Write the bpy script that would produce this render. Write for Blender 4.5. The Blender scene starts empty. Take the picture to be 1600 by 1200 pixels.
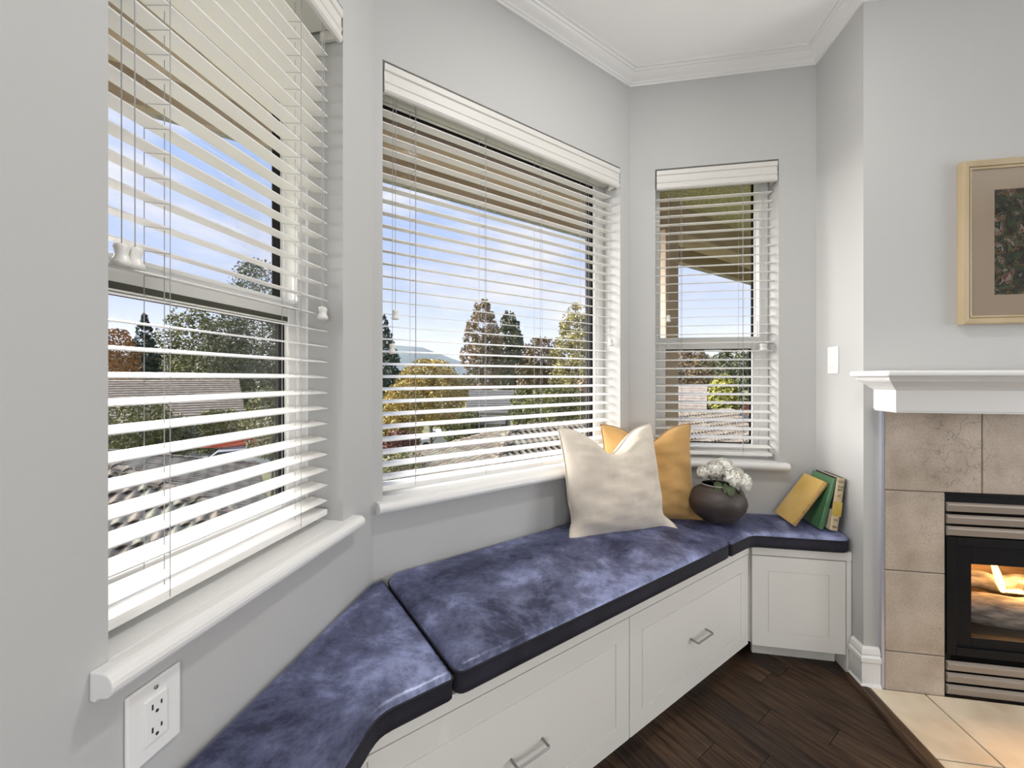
import bpy, bmesh, math, random
from mathutils import Vector, Matrix, noise
R = math.radians
PI = math.pi
random.seed(7)
C = bpy.context.scene.collection
SC = bpy.context.scene
S2 = math.sqrt(0.5)

# ------------------------------------------------------------------ camera
CAMZ = 1.18
YAW = R(10)
cam_d = bpy.data.cameras.new('camera'); cam = bpy.data.objects.new('camera', cam_d); C.objects.link(cam)
cam.location = (0, 0, CAMZ); cam.rotation_euler = (R(90), 0, YAW)
cam_d.sensor_width = 36; cam_d.lens = 622 * 36 / 1600; cam_d.shift_y = -10 / 1600
cam_d.clip_start = 0.02; cam_d.clip_end = 3000
SC.camera = cam

# ------------------------------------------------------------------ view, world, lights
SC.view_settings.view_transform = 'Standard'
SC.view_settings.look = 'None'
SC.view_settings.gamma = 1
SC.view_settings.use_curve_mapping = False
SC.view_settings.exposure = 0.0
SC.cycles.use_denoising = True
SC.cycles.max_bounces = 10
SC.cycles.diffuse_bounces = 6
SC.cycles.transparent_max_bounces = 24
SC.cycles.sample_clamp_indirect = 6

def make_world():
    w = bpy.data.worlds.new('sky'); SC.world = w; w.use_nodes = True
    nt = w.node_tree; N = nt.nodes; Lk = nt.links
    for n in list(N): N.remove(n)
    out = N.new('ShaderNodeOutputWorld'); bg = N.new('ShaderNodeBackground')
    tc = N.new('ShaderNodeTexCoord'); sep = N.new('ShaderNodeSeparateXYZ')
    Lk.new(tc.outputs['Generated'], sep.inputs[0])
    ramp = N.new('ShaderNodeValToRGB'); e = ramp.color_ramp.elements
    e[0].position = 0.0; e[0].color = (.80, .84, .97, 1)
    e[1].position = 0.55; e[1].color = (.36, .55, 1.0, 1)
    m = e.new(0.18); m.color = (.66, .76, 1.0, 1)
    Lk.new(sep.outputs['Z'], ramp.inputs[0])
    mp = N.new('ShaderNodeMapping'); mp.inputs['Scale'].default_value = (1.6, 1.6, 4.5)
    Lk.new(tc.outputs['Generated'], mp.inputs[0])
    nz = N.new('ShaderNodeTexNoise'); nz.inputs['Scale'].default_value = 2.1; nz.inputs['Detail'].default_value = 7
    nz.inputs['Roughness'].default_value = .55
    Lk.new(mp.outputs[0], nz.inputs[0])
    cr = N.new('ShaderNodeValToRGB'); cr.color_ramp.elements[0].position = .46; cr.color_ramp.elements[1].position = .70
    Lk.new(nz.outputs['Fac'], cr.inputs[0])
    mx = N.new('ShaderNodeMixRGB'); mx.inputs[2].default_value = (.93, .93, .99, 1)
    Lk.new(cr.outputs[0], mx.inputs[0]); Lk.new(ramp.outputs[0], mx.inputs[1])
    Lk.new(mx.outputs[0], bg.inputs[0]); bg.inputs[1].default_value = 1.0
    Lk.new(bg.outputs[0], out.inputs[0])
make_world()

def sun(direction, strength, angle, color):
    d = bpy.data.lights.new('sun', 'SUN'); d.energy = strength; d.angle = R(angle); d.color = color
    o = bpy.data.objects.new('sun', d); C.objects.link(o)
    o.rotation_euler = Vector(direction).to_track_quat('-Z', 'Y').to_euler()
# low soft sun behind thin cloud, off to the left of the house
sun((1.0, -0.02, -0.24), 24.0, 80, (1.0, .965, .92))

def area(name, loc, target, size, energy, color=(1, 1, 1), shape='SQUARE', size_y=None):
    d = bpy.data.lights.new(name, 'AREA'); d.energy = energy; d.size = size; d.color = color; d.shape = shape
    if size_y: d.size_y = size_y
    o = bpy.data.objects.new(name, d); C.objects.link(o); o.location = loc
    o.rotation_euler = (Vector(target) - Vector(loc)).to_track_quat('-Z', 'Y').to_euler()
def point(name, loc, energy, radius, color):
    d = bpy.data.lights.new(name, 'POINT'); d.energy = energy; d.shadow_soft_size = radius; d.color = color
    o = bpy.data.objects.new(name, d); C.objects.link(o); o.location = loc
point('left_wall_fill', (.25, -.95, 1.05), 31, .18, (1, .985, .97))  # unseen fill light added behind the camera to lift the left wall
area('overhead_fill', (1.6, -1.6, 2.62), (1.6, -1.6, 0), 1.6, 4, (1, .985, .97))  # soft overhead fill added for the room, no fitting behind it
area('recessed_lamp', (0.42, 0.95, 2.655), (0.42, 0.95, 0), .16, 13, (1, .97, .93), 'DISK')
area('rear_fill', (0.6, -3.1, 1.25), (0.6, 2, 1.1), 2.4, 6, (.98, .99, 1), 'RECTANGLE', 2.0)  # added fill panel behind the viewpoint; the rear wall has no door
area('side_fill', (3.5, .55, 1.35), (-1, .55, 1.2), 1.3, 30, (.98, .99, 1), 'RECTANGLE', 1.7)  # unseen fill from the right, added to brighten the walls facing it
def spot(name, loc, target, energy, cone, blend, color, radius):
    d = bpy.data.lights.new(name, 'SPOT'); d.energy = energy; d.spot_size = R(cone); d.spot_blend = blend; d.color = color; d.shadow_soft_size = radius
    o = bpy.data.objects.new(name, d); C.objects.link(o); o.location = loc
    o.rotation_euler = (Vector(target) - Vector(loc)).to_track_quat('-Z', 'Y').to_euler()
spot('ceiling_fill_spot', (.25, -.35, .95), (.78, 1.0, 2.67), 32, 66, 1, (1, .985, .96), .12)  # upward spot added to brighten the bay ceiling, not a lamp of the room

# ------------------------------------------------------------------ materials
def mat(name, color, rough=.5, metal=0.0, spec=.5, var=0.0, vscale=8, bump=0.0, bscale=60, sheen=0.0, coat=0.0,
        stretch=(1, 1, 1), color2=None, detail=4, lo=.35, hi=.65, emit=None, estr=0, coord='Object'):
    m = bpy.data.materials.new(name); m.use_nodes = True
    nt = m.node_tree; N = nt.nodes; Lk = nt.links; b = N['Principled BSDF']
    b.inputs['Base Color'].default_value = (*color, 1); b.inputs['Roughness'].default_value = rough
    b.inputs['Metallic'].default_value = metal; b.inputs['Specular IOR Level'].default_value = spec
    if sheen: b.inputs['Sheen Weight'].default_value = sheen; b.inputs['Sheen Roughness'].default_value = .4
    if coat: b.inputs['Coat Weight'].default_value = coat
    if emit: b.inputs['Emission Color'].default_value = (*emit, 1); b.inputs['Emission Strength'].default_value = estr
    if var or color2 or bump:
        tc = N.new('ShaderNodeTexCoord'); mp = N.new('ShaderNodeMapping'); mp.inputs['Scale'].default_value = stretch
        Lk.new(tc.outputs[coord], mp.inputs[0])
    if var or color2:
        c2 = color2 or tuple(min(1, c * (1 + var)) for c in color)
        c1 = color if color2 else tuple(c * (1 - var) for c in color)
        nz = N.new('ShaderNodeTexNoise'); nz.inputs['Scale'].default_value = vscale; nz.inputs['Detail'].default_value = detail
        Lk.new(mp.outputs[0], nz.inputs[0])
        cr = N.new('ShaderNodeValToRGB'); e = cr.color_ramp.elements
        e[0].position = lo; e[1].position = hi; e[0].color = (*c1, 1); e[1].color = (*c2, 1)
        Lk.new(nz.outputs['Fac'], cr.inputs[0]); Lk.new(cr.outputs[0], b.inputs['Base Color'])
    if bump:
        nb = N.new('ShaderNodeTexNoise'); nb.inputs['Scale'].default_value = bscale; nb.inputs['Detail'].default_value = 3
        Lk.new(mp.outputs[0], nb.inputs[0])
        bp = N.new('ShaderNodeBump'); bp.inputs['Strength'].default_value = bump; bp.inputs['Distance'].default_value = .003
        Lk.new(nb.outputs['Fac'], bp.inputs['Height']); Lk.new(bp.outputs[0], b.inputs['Normal'])
    return m

def glass_mat(name, tint=(1, 1, 1), gloss=1.0):
    m = bpy.data.materials.new(name); m.use_nodes = True
    nt = m.node_tree; N = nt.nodes; Lk = nt.links
    for n in list(N): N.remove(n)
    out = N.new('ShaderNodeOutputMaterial'); mx = N.new('ShaderNodeMixShader')
    tr = N.new('ShaderNodeBsdfTransparent'); tr.inputs[0].default_value = (*tint, 1)
    gl = N.new('ShaderNodeBsdfGlossy'); gl.inputs['Roughness'].default_value = .02
    fr = N.new('ShaderNodeFresnel'); fr.inputs[0].default_value = 1.35
    ml = N.new('ShaderNodeMath'); ml.operation = 'MULTIPLY'; ml.inputs[1].default_value = gloss
    Lk.new(fr.outputs[0], ml.inputs[0]); Lk.new(ml.outputs[0], mx.inputs[0])
    Lk.new(tr.outputs[0], mx.inputs[1]); Lk.new(gl.outputs[0], mx.inputs[2]); Lk.new(mx.outputs[0], out.inputs[0])
    return m

def leaf_mat(name, cols):
    """leaf colours picked per leaf from the mesh's random 'tint' value"""
    m = bpy.data.materials.new(name); m.use_nodes = True
    nt = m.node_tree; N = nt.nodes; Lk = nt.links; b = N['Principled BSDF']
    at = N.new('ShaderNodeAttribute'); at.attribute_name = 'tint'
    cr = N.new('ShaderNodeValToRGB'); e = cr.color_ramp.elements
    while len(e) < len(cols): e.new(.5)
    for i, c in enumerate(cols):
        e[i].position = i / (len(cols) - 1); e[i].color = (*c, 1)
    Lk.new(at.outputs['Fac'], cr.inputs[0]); Lk.new(cr.outputs[0], b.inputs['Base Color'])
    b.inputs['Roughness'].default_value = .65; b.inputs['Specular IOR Level'].default_value = .25
    return m

M = {}
M['wall'] = mat('grey_wall_paint', (.53, .532, .525), .62, bump=.10, bscale=420, spec=.3)
M['ceil'] = mat('white_ceiling_paint', (.93, .93, .92), .8)
M['trim'] = mat('white_gloss_trim', (.83, .83, .82), .28)
M['cab'] = mat('white_cabinet_lacquer', (.83, .82, .785), .35)
M['vinyl'] = mat('white_vinyl', (.80, .80, .79), .35)
M['slat'] = mat('white_faux_wood_slat', (.88, .87, .85), .32, bump=.05, bscale=90, stretch=(.05, 1, 1))
M['valance'] = mat('off_white_valance', (.70, .685, .65), .45, bump=.05, bscale=90, stretch=(.05, 1, 1))
M['black'] = mat('black_gasket', (.005, .005, .005), .7, spec=.1)
M['cord'] = mat('white_cord', (.38, .38, .40), .8)
M['gutter_dark'] = mat('dark_olive_strip', (.055, .055, .04), .6)
M['tassel'] = mat('white_plastic', (.80, .79, .76), .3)
M['glass'] = glass_mat('window_glass', (1, 1, 1), .14)
M['picglass'] = glass_mat('picture_glass', (.98, .98, .98), .8)
M['plastic'] = mat('white_switch_plastic', (.86, .86, .84), .3)
M['slot'] = mat('dark_slot', (.03, .03, .03), .6)
M['steel'] = mat('brushed_steel', (.30, .295, .29), .38, metal=1, bump=.05, bscale=200)
M['wood'] = mat('dark_oak_planks', (.016, .009, .005), .5, color2=(.075, .042, .024), vscale=6, stretch=(1.2, 14, 1), detail=8, bump=.15, bscale=30, spec=.3)
M['wood2'] = mat('dark_oak_planks_brown', (.022, .012, .007), .5, color2=(.10, .058, .034), vscale=6, stretch=(1.2, 14, 1), detail=8, bump=.15, bscale=30, spec=.3)
M['wood3'] = mat('dark_oak_planks_grey', (.013, .008, .006), .5, color2=(.055, .033, .022), vscale=6, stretch=(1.2, 14, 1), detail=8, bump=.15, bscale=30, spec=.3)
M['tile'] = mat('taupe_stone_tile', (.42, .345, .27), .45, color2=(.62, .53, .44), vscale=9, detail=9, lo=.3, hi=.7, bump=.35, bscale=45)
def veined(m, dark, scale):
    nt = m.node_tree; N = nt.nodes; Lk = nt.links; b = N['Principled BSDF']
    src = b.inputs['Base Color'].links[0].from_socket
    tc = N.new('ShaderNodeTexCoord'); nz = N.new('ShaderNodeTexNoise'); nz.inputs['Scale'].default_value = 14; nz.inputs['Detail'].default_value = 6
    g = N.new('ShaderNodeNewGeometry'); Lk.new(g.outputs['Position'], nz.inputs[0])
    mx = N.new('ShaderNodeMixRGB'); mx.inputs[0].default_value = .14; Lk.new(g.outputs['Position'], mx.inputs[1]); Lk.new(nz.outputs['Color'], mx.inputs[2])
    vo = N.new('ShaderNodeTexVoronoi'); vo.feature = 'DISTANCE_TO_EDGE'; vo.inputs['Scale'].default_value = scale; Lk.new(mx.outputs[0], vo.inputs['Vector'])
    cr = N.new('ShaderNodeValToRGB'); cr.color_ramp.elements[0].position = 0; cr.color_ramp.elements[0].color = (.62, .62, .62, 1); cr.color_ramp.elements[1].position = .035; cr.color_ramp.elements[1].color = (1, 1, 1, 1)
    Lk.new(vo.outputs['Distance'], cr.inputs[0])
    n2 = N.new('ShaderNodeTexNoise'); n2.inputs['Scale'].default_value = 5; Lk.new(g.outputs['Position'], n2.inputs[0])
    c2 = N.new('ShaderNodeValToRGB'); c2.color_ramp.elements[0].position = .42; c2.color_ramp.elements[1].position = .62; Lk.new(n2.outputs['Fac'], c2.inputs[0])
    mm = N.new('ShaderNodeMixRGB'); mm.blend_type = 'MULTIPLY'; Lk.new(c2.outputs[0], mm.inputs[0]); Lk.new(src, mm.inputs[1]); Lk.new(cr.outputs[0], mm.inputs[2])
    n3 = N.new('ShaderNodeTexNoise'); n3.inputs['Scale'].default_value = 150; n3.inputs['Detail'].default_value = 4; Lk.new(g.outputs['Position'], n3.inputs[0])
    c3 = N.new('ShaderNodeValToRGB'); c3.color_ramp.elements[0].position = .3; c3.color_ramp.elements[0].color = (.82, .82, .82, 1); c3.color_ramp.elements[1].position = .6; Lk.new(n3.outputs['Fac'], c3.inputs[0])
    m3 = N.new('ShaderNodeMixRGB'); m3.blend_type = 'MULTIPLY'; m3.inputs[0].default_value = 1; Lk.new(mm.outputs[0], m3.inputs[1]); Lk.new(c3.outputs[0], m3.inputs[2])
    Lk.new(m3.outputs[0], b.inputs['Base Color'])
veined(M['tile'], None, 15)
M['hearth'] = mat('cream_stone_tile', (.62, .50, .36), .4, color2=(.80, .69, .53), vscale=6, detail=8, bump=.2, bscale=40)
M['grout'] = mat('grout', (.22, .19, .16), .85)
M['alu'] = mat('satin_aluminium_edge', (.62, .64, .72), .35, metal=.6)
M['firemetal'] = mat('black_fireplace_enamel', (.006, .006, .007), .55, spec=.2)
M['louver'] = mat('taupe_metal_louver', (.36, .31, .265), .42, metal=.2)
M['firebox'] = mat('firebox_panel', (.42, .30, .19), .8, color2=(.25, .17, .11), vscale=6, stretch=(1, 1, 6), bump=.3, bscale=40)
M['log'] = mat('charred_log', (.10, .09, .085), .95, color2=(.28, .25, .22), vscale=14, stretch=(1, 5, 5), detail=8, bump=1.0, bscale=40)
M['flame'] = mat('gas_flame', (1, .6, .2), .5, emit=(1.0, .56, .17), estr=5)
M['frame'] = mat('pale_gold_picture_frame', (.56, .44, .28), .42, color2=(.44, .34, .20), vscale=5, stretch=(1, 1, .2))
M['mat'] = mat('cream_picture_mat', (.70, .57, .43), .8)
M['linen'] = mat('cream_linen', (.71, .635, .54), .9, var=.04, vscale=30, bump=.5, bscale=500, sheen=.2)
M['mustard'] = mat('mustard_velvet', (.50, .28, .085), .75, color2=(.62, .37, .13), vscale=5, bump=.2, bscale=200, sheen=.4)
M['linenedge'] = mat('linen_piping', (.55, .50, .43), .9)  # darker than the linen: shadow along the pillow edge put into the colour
M['mustardedge'] = mat('mustard_piping', (.36, .21, .08), .85)
M['vase'] = mat('dark_brown_pottery', (.040, .030, .027), .5, color2=(.085, .066, .058), vscale=4, stretch=(1, 1, 4), bump=.25, bscale=40)
M['vaserim'] = mat('pale_worn_rim', (.36, .33, .32), .5)
M['petal'] = mat('white_peony_petal', (.95, .94, .89), .7)
M['petalcream'] = mat('cream_peony_petal', (.80, .66, .42), .7)
M['leaf'] = mat('peony_leaf', (.045, .075, .03), .5, color2=(.09, .12, .05), vscale=20)
M['yellowbook'] = mat('yellow_cloth_cover', (.66, .42, .11), .38, color2=(.74, .50, .17), vscale=7)
M['yellowspine'] = mat('worn_tan_spine', (.34, .20, .075), .6, color2=(.52, .33, .12), vscale=40)
M['greenbook'] = mat('green_cloth_cover', (.06, .165, .075), .30, color2=(.085, .21, .095), vscale=14)
M['pages'] = mat('aged_paper', (.66, .56, .42), .9, bump=.4, bscale=300, stretch=(12, 1, 1))
M['jacket'] = mat('cream_book_jacket', (.55, .43, .25), .55, color2=(.64, .54, .36), vscale=20)
M['jacketyellow'] = mat('yellow_jacket_band', (.55, .38, .06), .55, color2=(.64, .46, .12), vscale=20)
M['jacketdark'] = mat('dark_book_board', (.02, .018, .02), .6)
M['ink'] = mat('dark_printed_ink', (.06, .05, .045), .8)

def suede():
    m = bpy.data.materials.new('navy_suede'); m.use_nodes = True
    nt = m.node_tree; N = nt.nodes; Lk = nt.links; b = N['Principled BSDF']
    tc = N.new('ShaderNodeTexCoord')
    mp = N.new('ShaderNodeMapping'); mp.inputs['Scale'].default_value = (1, 1, 1); Lk.new(tc.outputs['Object'], mp.inputs[0])
    n1 = N.new('ShaderNodeTexNoise'); n1.inputs['Scale'].default_value = 4.0; n1.inputs['Detail'].default_value = 10
    n1.inputs['Roughness'].default_value = .74; n1.inputs['Distortion'].default_value = .25
    Lk.new(mp.outputs[0], n1.inputs[0])
    cr = N.new('ShaderNodeValToRGB'); e = cr.color_ramp.elements
    e[0].position = .36; e[0].color = (.016, .017, .032, 1)
    e[1].position = .68; e[1].color = (.33, .36, .66, 1)  # nap mottling; the lavender end also paints in the window's sheen
    k = e.new(.52); k.color = (.068, .073, .150, 1)
    Lk.new(n1.outputs['Fac'], cr.inputs[0]); Lk.new(cr.outputs[0], b.inputs['Base Color'])
    b.inputs['Roughness'].default_value = .41; b.inputs['IOR'].default_value = 3.4; b.inputs['Specular IOR Level'].default_value = .5
    sr = N.new('ShaderNodeValToRGB'); q = sr.color_ramp.elements
    q[0].position = .40; q[0].color = (.14, .15, .22, 1); q[1].position = .60; q[1].color = (.66, .74, 1, 1)
    Lk.new(n1.outputs['Fac'], sr.inputs[0]); Lk.new(sr.outputs[0], b.inputs['Specular Tint'])
    b.inputs['Sheen Weight'].default_value = .28; b.inputs['Sheen Roughness'].default_value = .35
    b.inputs['Sheen Tint'].default_value = (.50, .56, 1, 1)
    n2 = N.new('ShaderNodeTexNoise'); n2.inputs['Scale'].default_value = 320; Lk.new(tc.outputs['Object'], n2.inputs[0])
    n3 = N.new('ShaderNodeTexNoise'); n3.inputs['Scale'].default_value = 14; n3.inputs['Detail'].default_value = 5; Lk.new(tc.outputs['Object'], n3.inputs[0])
    ad = N.new('ShaderNodeMath'); ad.operation = 'MULTIPLY_ADD'; ad.inputs[1].default_value = .35
    Lk.new(n2.outputs['Fac'], ad.inputs[0]); Lk.new(n3.outputs['Fac'], ad.inputs[2])
    bp = N.new('ShaderNodeBump'); bp.inputs['Strength'].default_value = .25; bp.inputs['Distance'].default_value = .0014
    Lk.new(ad.outputs[0], bp.inputs['Height']); Lk.new(bp.outputs[0], b.inputs['Normal'])
    return m
M['suede'] = suede()
M['suedeshade'] = mat('navy_suede_shaded_side', (.010, .010, .017), .75, color2=(.020, .020, .034), vscale=12, bump=.3, bscale=250)  # darker suede for the cushion sides, their shade put into the colour
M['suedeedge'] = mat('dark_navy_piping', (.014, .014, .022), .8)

# ------------------------------------------------------------------ mesh helpers
class MB:
    def __init__(s): s.v = []; s.f = []
    def add(s, vs, fs):
        o = len(s.v); s.v += [tuple(p) for p in vs]; s.f += [tuple(i + o for i in f) for f in fs]; return s
    def hexa(s, b, t):
        return s.add(list(b) + list(t), [(3, 2, 1, 0), (4, 5, 6, 7), (0, 1, 5, 4), (1, 2, 6, 5), (2, 3, 7, 6), (3, 0, 4, 7)])
    def box(s, x0, x1, y0, y1, z0, z1):
        return s.hexa([(x0, y0, z0), (x1, y0, z0), (x1, y1, z0), (x0, y1, z0)], [(x0, y0, z1), (x1, y0, z1), (x1, y1, z1), (x0, y1, z1)])
    def prism(s, poly, z0, z1):
        n = len(poly)
        return s.add([(x, y, z0) for x, y in poly] + [(x, y, z1) for x, y in poly],
                     [tuple(range(n - 1, -1, -1)), tuple(range(n, 2 * n))] + [(i, (i + 1) % n, n + (i + 1) % n, n + i) for i in range(n)])
    def sweep(s, prof, a, b, ax='x'):
        """profile of (y,z) pairs run along x from a to b"""
        n = len(prof)
        return s.add([(a, y, z) for y, z in prof] + [(b, y, z) for y, z in prof],
                     [tuple(range(n)), tuple(range(2 * n - 1, n - 1, -1))] + [((i + 1) % n, i, n + i, n + (i + 1) % n) for i in range(n)])
    def tube(s, pts, r, n=6, closed=False, cap=True):
        pts = [Vector(p) for p in pts]; m = len(pts); rings = []; o = len(s.v)
        up = Vector((0, 0, 1))
        for i, p in enumerate(pts):
            if closed: t = pts[(i + 1) % m] - pts[i - 1]
            else: t = pts[min(i + 1, m - 1)] - pts[max(i - 1, 0)]
            t.normalize()
            a = t.cross(up)
            if a.length < .05: a = t.cross(Vector((0, 1, 0)))
            a.normalize(); b = a.cross(t)
            rr = r[i] if isinstance(r, (list, tuple)) else r
            for k in range(n):
                q = p + a * (rr * math.cos(2 * PI * k / n)) + b * (rr * math.sin(2 * PI * k / n)); s.v.append(tuple(q))
        for i in range(m if closed else m - 1):
            j = (i + 1) % m
            for k in range(n):
                l = (k + 1) % n; s.f.append((o + i * n + k, o + i * n + l, o + j * n + l, o + j * n + k))
        if cap and not closed:
            s.f.append(tuple(o + k for k in range(n - 1, -1, -1))); s.f.append(tuple(o + (m - 1) * n + k for k in range(n)))
        return s
    def lathe(s, prof, n=24, c=(0, 0, 0), cap=True):
        o = len(s.v); m = len(prof)
        for r, z in prof:
            for k in range(n): s.v.append((c[0] + r * math.cos(2 * PI * k / n), c[1] + r * math.sin(2 * PI * k / n), c[2] + z))
        for i in range(m - 1):
            for k in range(n):
                l = (k + 1) % n; s.f.append((o + i * n + k, o + i * n + l, o + (i + 1) * n + l, o + (i + 1) * n + k))
        if cap:
            s.f.append(tuple(o + k for k in range(n - 1, -1, -1))); s.f.append(tuple(o + (m - 1) * n + k for k in range(n)))
        return s
    def shift(s, d): s.v = [(x + d[0], y + d[1], z + d[2]) for x, y, z in s.v]; return s
    def xf(s, m): s.v = [tuple(m @ Vector(p)) for p in s.v]; return s
    def mesh(s, name): me = bpy.data.meshes.new(name); me.from_pydata(s.v, [], s.f); me.update(); return me

def obj(name, mb, m, parent=None, smooth=False, bevel=0, seg=2, loc=None, rot=None, recalc=True):
    me = mb.mesh(name) if isinstance(mb, MB) else mb
    if isinstance(mb, MB) and recalc:
        bm = bmesh.new(); bm.from_mesh(me); bmesh.ops.recalc_face_normals(bm, faces=bm.faces); bm.to_mesh(me); bm.free()
    if not me.materials: me.materials.append(M[m] if isinstance(m, str) else m)
    o = bpy.data.objects.new(name, me); C.objects.link(o)
    if parent: o.parent = parent
    if loc: o.location = loc
    if rot: o.rotation_euler = rot
    if smooth:
        for p in me.polygons: p.use_smooth = True
    if bevel:
        b = o.modifiers.new('bevel', 'BEVEL'); b.width = bevel; b.segments = seg; b.limit_method = 'ANGLE'; b.angle_limit = R(40)
    return o

def tag(o, label, cat, group=None, kind=None):
    if label: o['label'] = label
    if cat: o['category'] = cat
    if group: o['group'] = group
    if kind: o['kind'] = kind
    return o
def thing(name, label, cat, loc=(0, 0, 0), rotz=0, group=None, rot=None):
    o = bpy.data.objects.new(name, None); C.objects.link(o); o.empty_display_size = .1
    o.location = loc; o.rotation_euler = rot if rot else (0, 0, rotz)
    return tag(o, label, cat, group)
def struct(name, mb, m, label, cat='structure', **k):
    o = obj(name, mb, m, **k); o['kind'] = 'structure'; tag(o, label, cat); return o
def kids(o): return [c for c in bpy.data.objects if c.parent == o]

# ------------------------------------------------------------------ layout
XL = -.651; YR = 2.044; XC = 1.059; YF = 1.732
ML = Vector((XL, 1.163)); MR = Vector((.231, YR)); LM = 1.2466
ZC = 2.67; ZS = .785; ZT = 2.2; T = .20; MI = T * math.tan(R(22.5))
def mid(s, w):           # point of the middle wall's frame: s along, w outward
    return (ML.x + s * S2 - w * S2, ML.y + s * S2 + w * S2)
FR = {'left': ((XL, 0, 0), R(90)), 'middle': ((ML.x, ML.y, 0), R(45)), 'right': ((0, YR, 0), 0)}

def wall_with_hole(u0, u1, h0, h1, e0, e1):
    b = MB()
    def q(a, c, z0, z1, ea=0, ec=0):
        b.hexa([(a, 0, z0), (c, 0, z0), (c + ec, T, z0), (a - ea, T, z0)], [(a, 0, z1), (c, 0, z1), (c + ec, T, z1), (a - ea, T, z1)])
    q(u0, u1, 0, ZS - .034, e0, e1)
    q(u0, u1, ZT, ZC, e0, e1)
    q(u0, h0, ZS - .034, ZT, e0, 0); q(h1, u1, ZS - .034, ZT, 0, e1)
    return b
HOLES = {'left': (.449, 1.002), 'middle': (.030, 1.178), 'right': (.353, .903)}
struct('wall_left', wall_with_hole(-3.2, 1.163, *HOLES['left'], 0, MI), 'wall', 'grey painted wall around the near left window', 'wall', loc=FR['left'][0], rot=(0, 0, FR['left'][1]))
struct('wall_middle', wall_with_hole(0, LM, *HOLES['middle'], MI, MI), 'wall', 'grey painted angled wall around the wide picture window', 'wall', loc=FR['middle'][0], rot=(0, 0, FR['middle'][1]))
struct('wall_right', wall_with_hole(.231, XC, *HOLES['right'], MI, 0), 'wall', 'grey painted wall around the narrow right window', 'wall', loc=FR['right'][0])
struct('wall_chimney', MB().box(XC, XC + .1, YF + .1, YR + T, 0, ZC), 'wall', 'bright narrow side of the chimney breast holding the dimmer switch', 'wall')
fw_ = MB().box(XC, 1.317, YF, YF + .1, 0, ZC).box(2.18, 3.6, YF, YF + .1, 0, ZC).box(1.317, 2.18, YF, YF + .1, .757, ZC)
struct('wall_fireplace', fw_, 'wall', 'grey painted chimney breast wall above and beside the fireplace', 'wall')
struct('wall_rear', MB().box(XL - T, 3.8, -3.4, -3.2, 0, ZC), 'wall', 'grey wall behind the viewpoint', 'wall')
struct('wall_far_side', MB().box(3.6, 3.8, -3.2, YR + T, 0, ZC), 'wall', 'grey side wall out of view to the right', 'wall')
struct('ceiling', MB().box(XL - T, 3.8, -3.4, YR + T, ZC, ZC + .12), 'ceil', 'flat white ceiling above the bay', 'ceiling')
floor = struct('floor', MB().box(XL - T, 3.8, -3.4, YR + T, -.12, -.012), 'wood', 'dark brown diagonal hardwood floor', 'floor')
# floor planks, laid diagonally
pw = .098
for i in range(-4, 26):
    s0 = .1 + i * pw; s1 = s0 + pw - .0014
    lo = max(-.90 - s0, s1 - 2.86, -1.27)
    t = lo; first = True
    while t < 1.5:
        ln = random.uniform(.55, 1.25) if not first else random.uniform(.3, 1.0)
        t1 = min(t + ln, 1.7); first = False
        pts = [(S2 * (s + q), S2 * (s - q)) for s, q in ((s0, t), (s0, t1 - .0014), (s1, t1 - .0014), (s1, t))]
        cx = sum(p[0] for p in pts) / 4; cy = sum(p[1] for p in pts) / 4
        l2 = (t1 - t) / 2; h2 = (s1 - s0) / 2
        if -.6 < cx < 2.4 and .2 < cy < 2.1:
            dz = random.uniform(-.0006, .0004)
            obj('plank', MB().box(-l2 + .0007, l2 - .0007, -h2, h2, -.012, 0), random.choice(['wood', 'wood2', 'wood3']), floor, bevel=.0012, seg=1,
                loc=(cx, cy, dz - .0004), rot=(0, 0, R(-45)))
        t = t1

# crown moulding: profile (out, down) swept round the bay with mitred corners
def sweep_path(prof, path, name, m, label, kind='structure', cat='moulding'):
    b = MB(); n = len(prof); P = [Vector(p) for p in path]; o = 0
    for i, p in enumerate(P):
        d0 = (p - P[i - 1]).normalized() if i > 0 else (P[1] - p).normalized()
        d1 = (P[i + 1] - p).normalized() if i < len(P) - 1 else d0
        n0 = Vector((d0.y, -d0.x)); n1 = Vector((d1.y, -d1.x)); nn = (n0 + n1).normalized(); k = 1 / max(.3, nn.dot(n0))
        for a, z in prof: q = p + nn * (a * k); b.v.append((q.x, q.y, z))
    for i in range(len(P) - 1):
        for j in range(n):
            l = (j + 1) % n; b.f.append((i * n + j, i * n + l, (i + 1) * n + l, (i + 1) * n + j))
    b.f.append(tuple(range(n))); b.f.append(tuple(range(len(P) * n - 1, (len(P) - 1) * n - 1, -1)))
    o = obj(name, b, m); o['kind'] = kind; tag(o, label, cat); return o
crown = [(0, ZC), (0, 2.615), (.008, 2.615), (.010, 2.622), (.016, 2.624), (.018, 2.630), (.024, 2.634), (.034, 2.640), (.044, 2.648), (.050, 2.655), (.056, 2.656), (.060, 2.662), (.070, 2.663), (.072, ZC)]
sweep_path(crown, [(XL, -3.2), (XL, ML.y), (MR.x, MR.y), (XC, YR), (XC, YF), (3.6, YF)], 'trim_1', 'trim', 'white stepped crown moulding running round the bay ceiling')
base = [(0, 0), (.018, 0), (.020, .012), (.014, .022), (.014, .098), (.018, .104), (.018, .120), (.012, .126), (.014, .134), (.010, .150), (.004, .156), (0, .156)]
sweep_path(base, [(XC, 1.79), (XC, YF), (1.108, YF)], 'baseboard_chimney', 'trim', 'white stepped baseboard wrapping the foot of the chimney corner', cat='baseboard')

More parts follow.
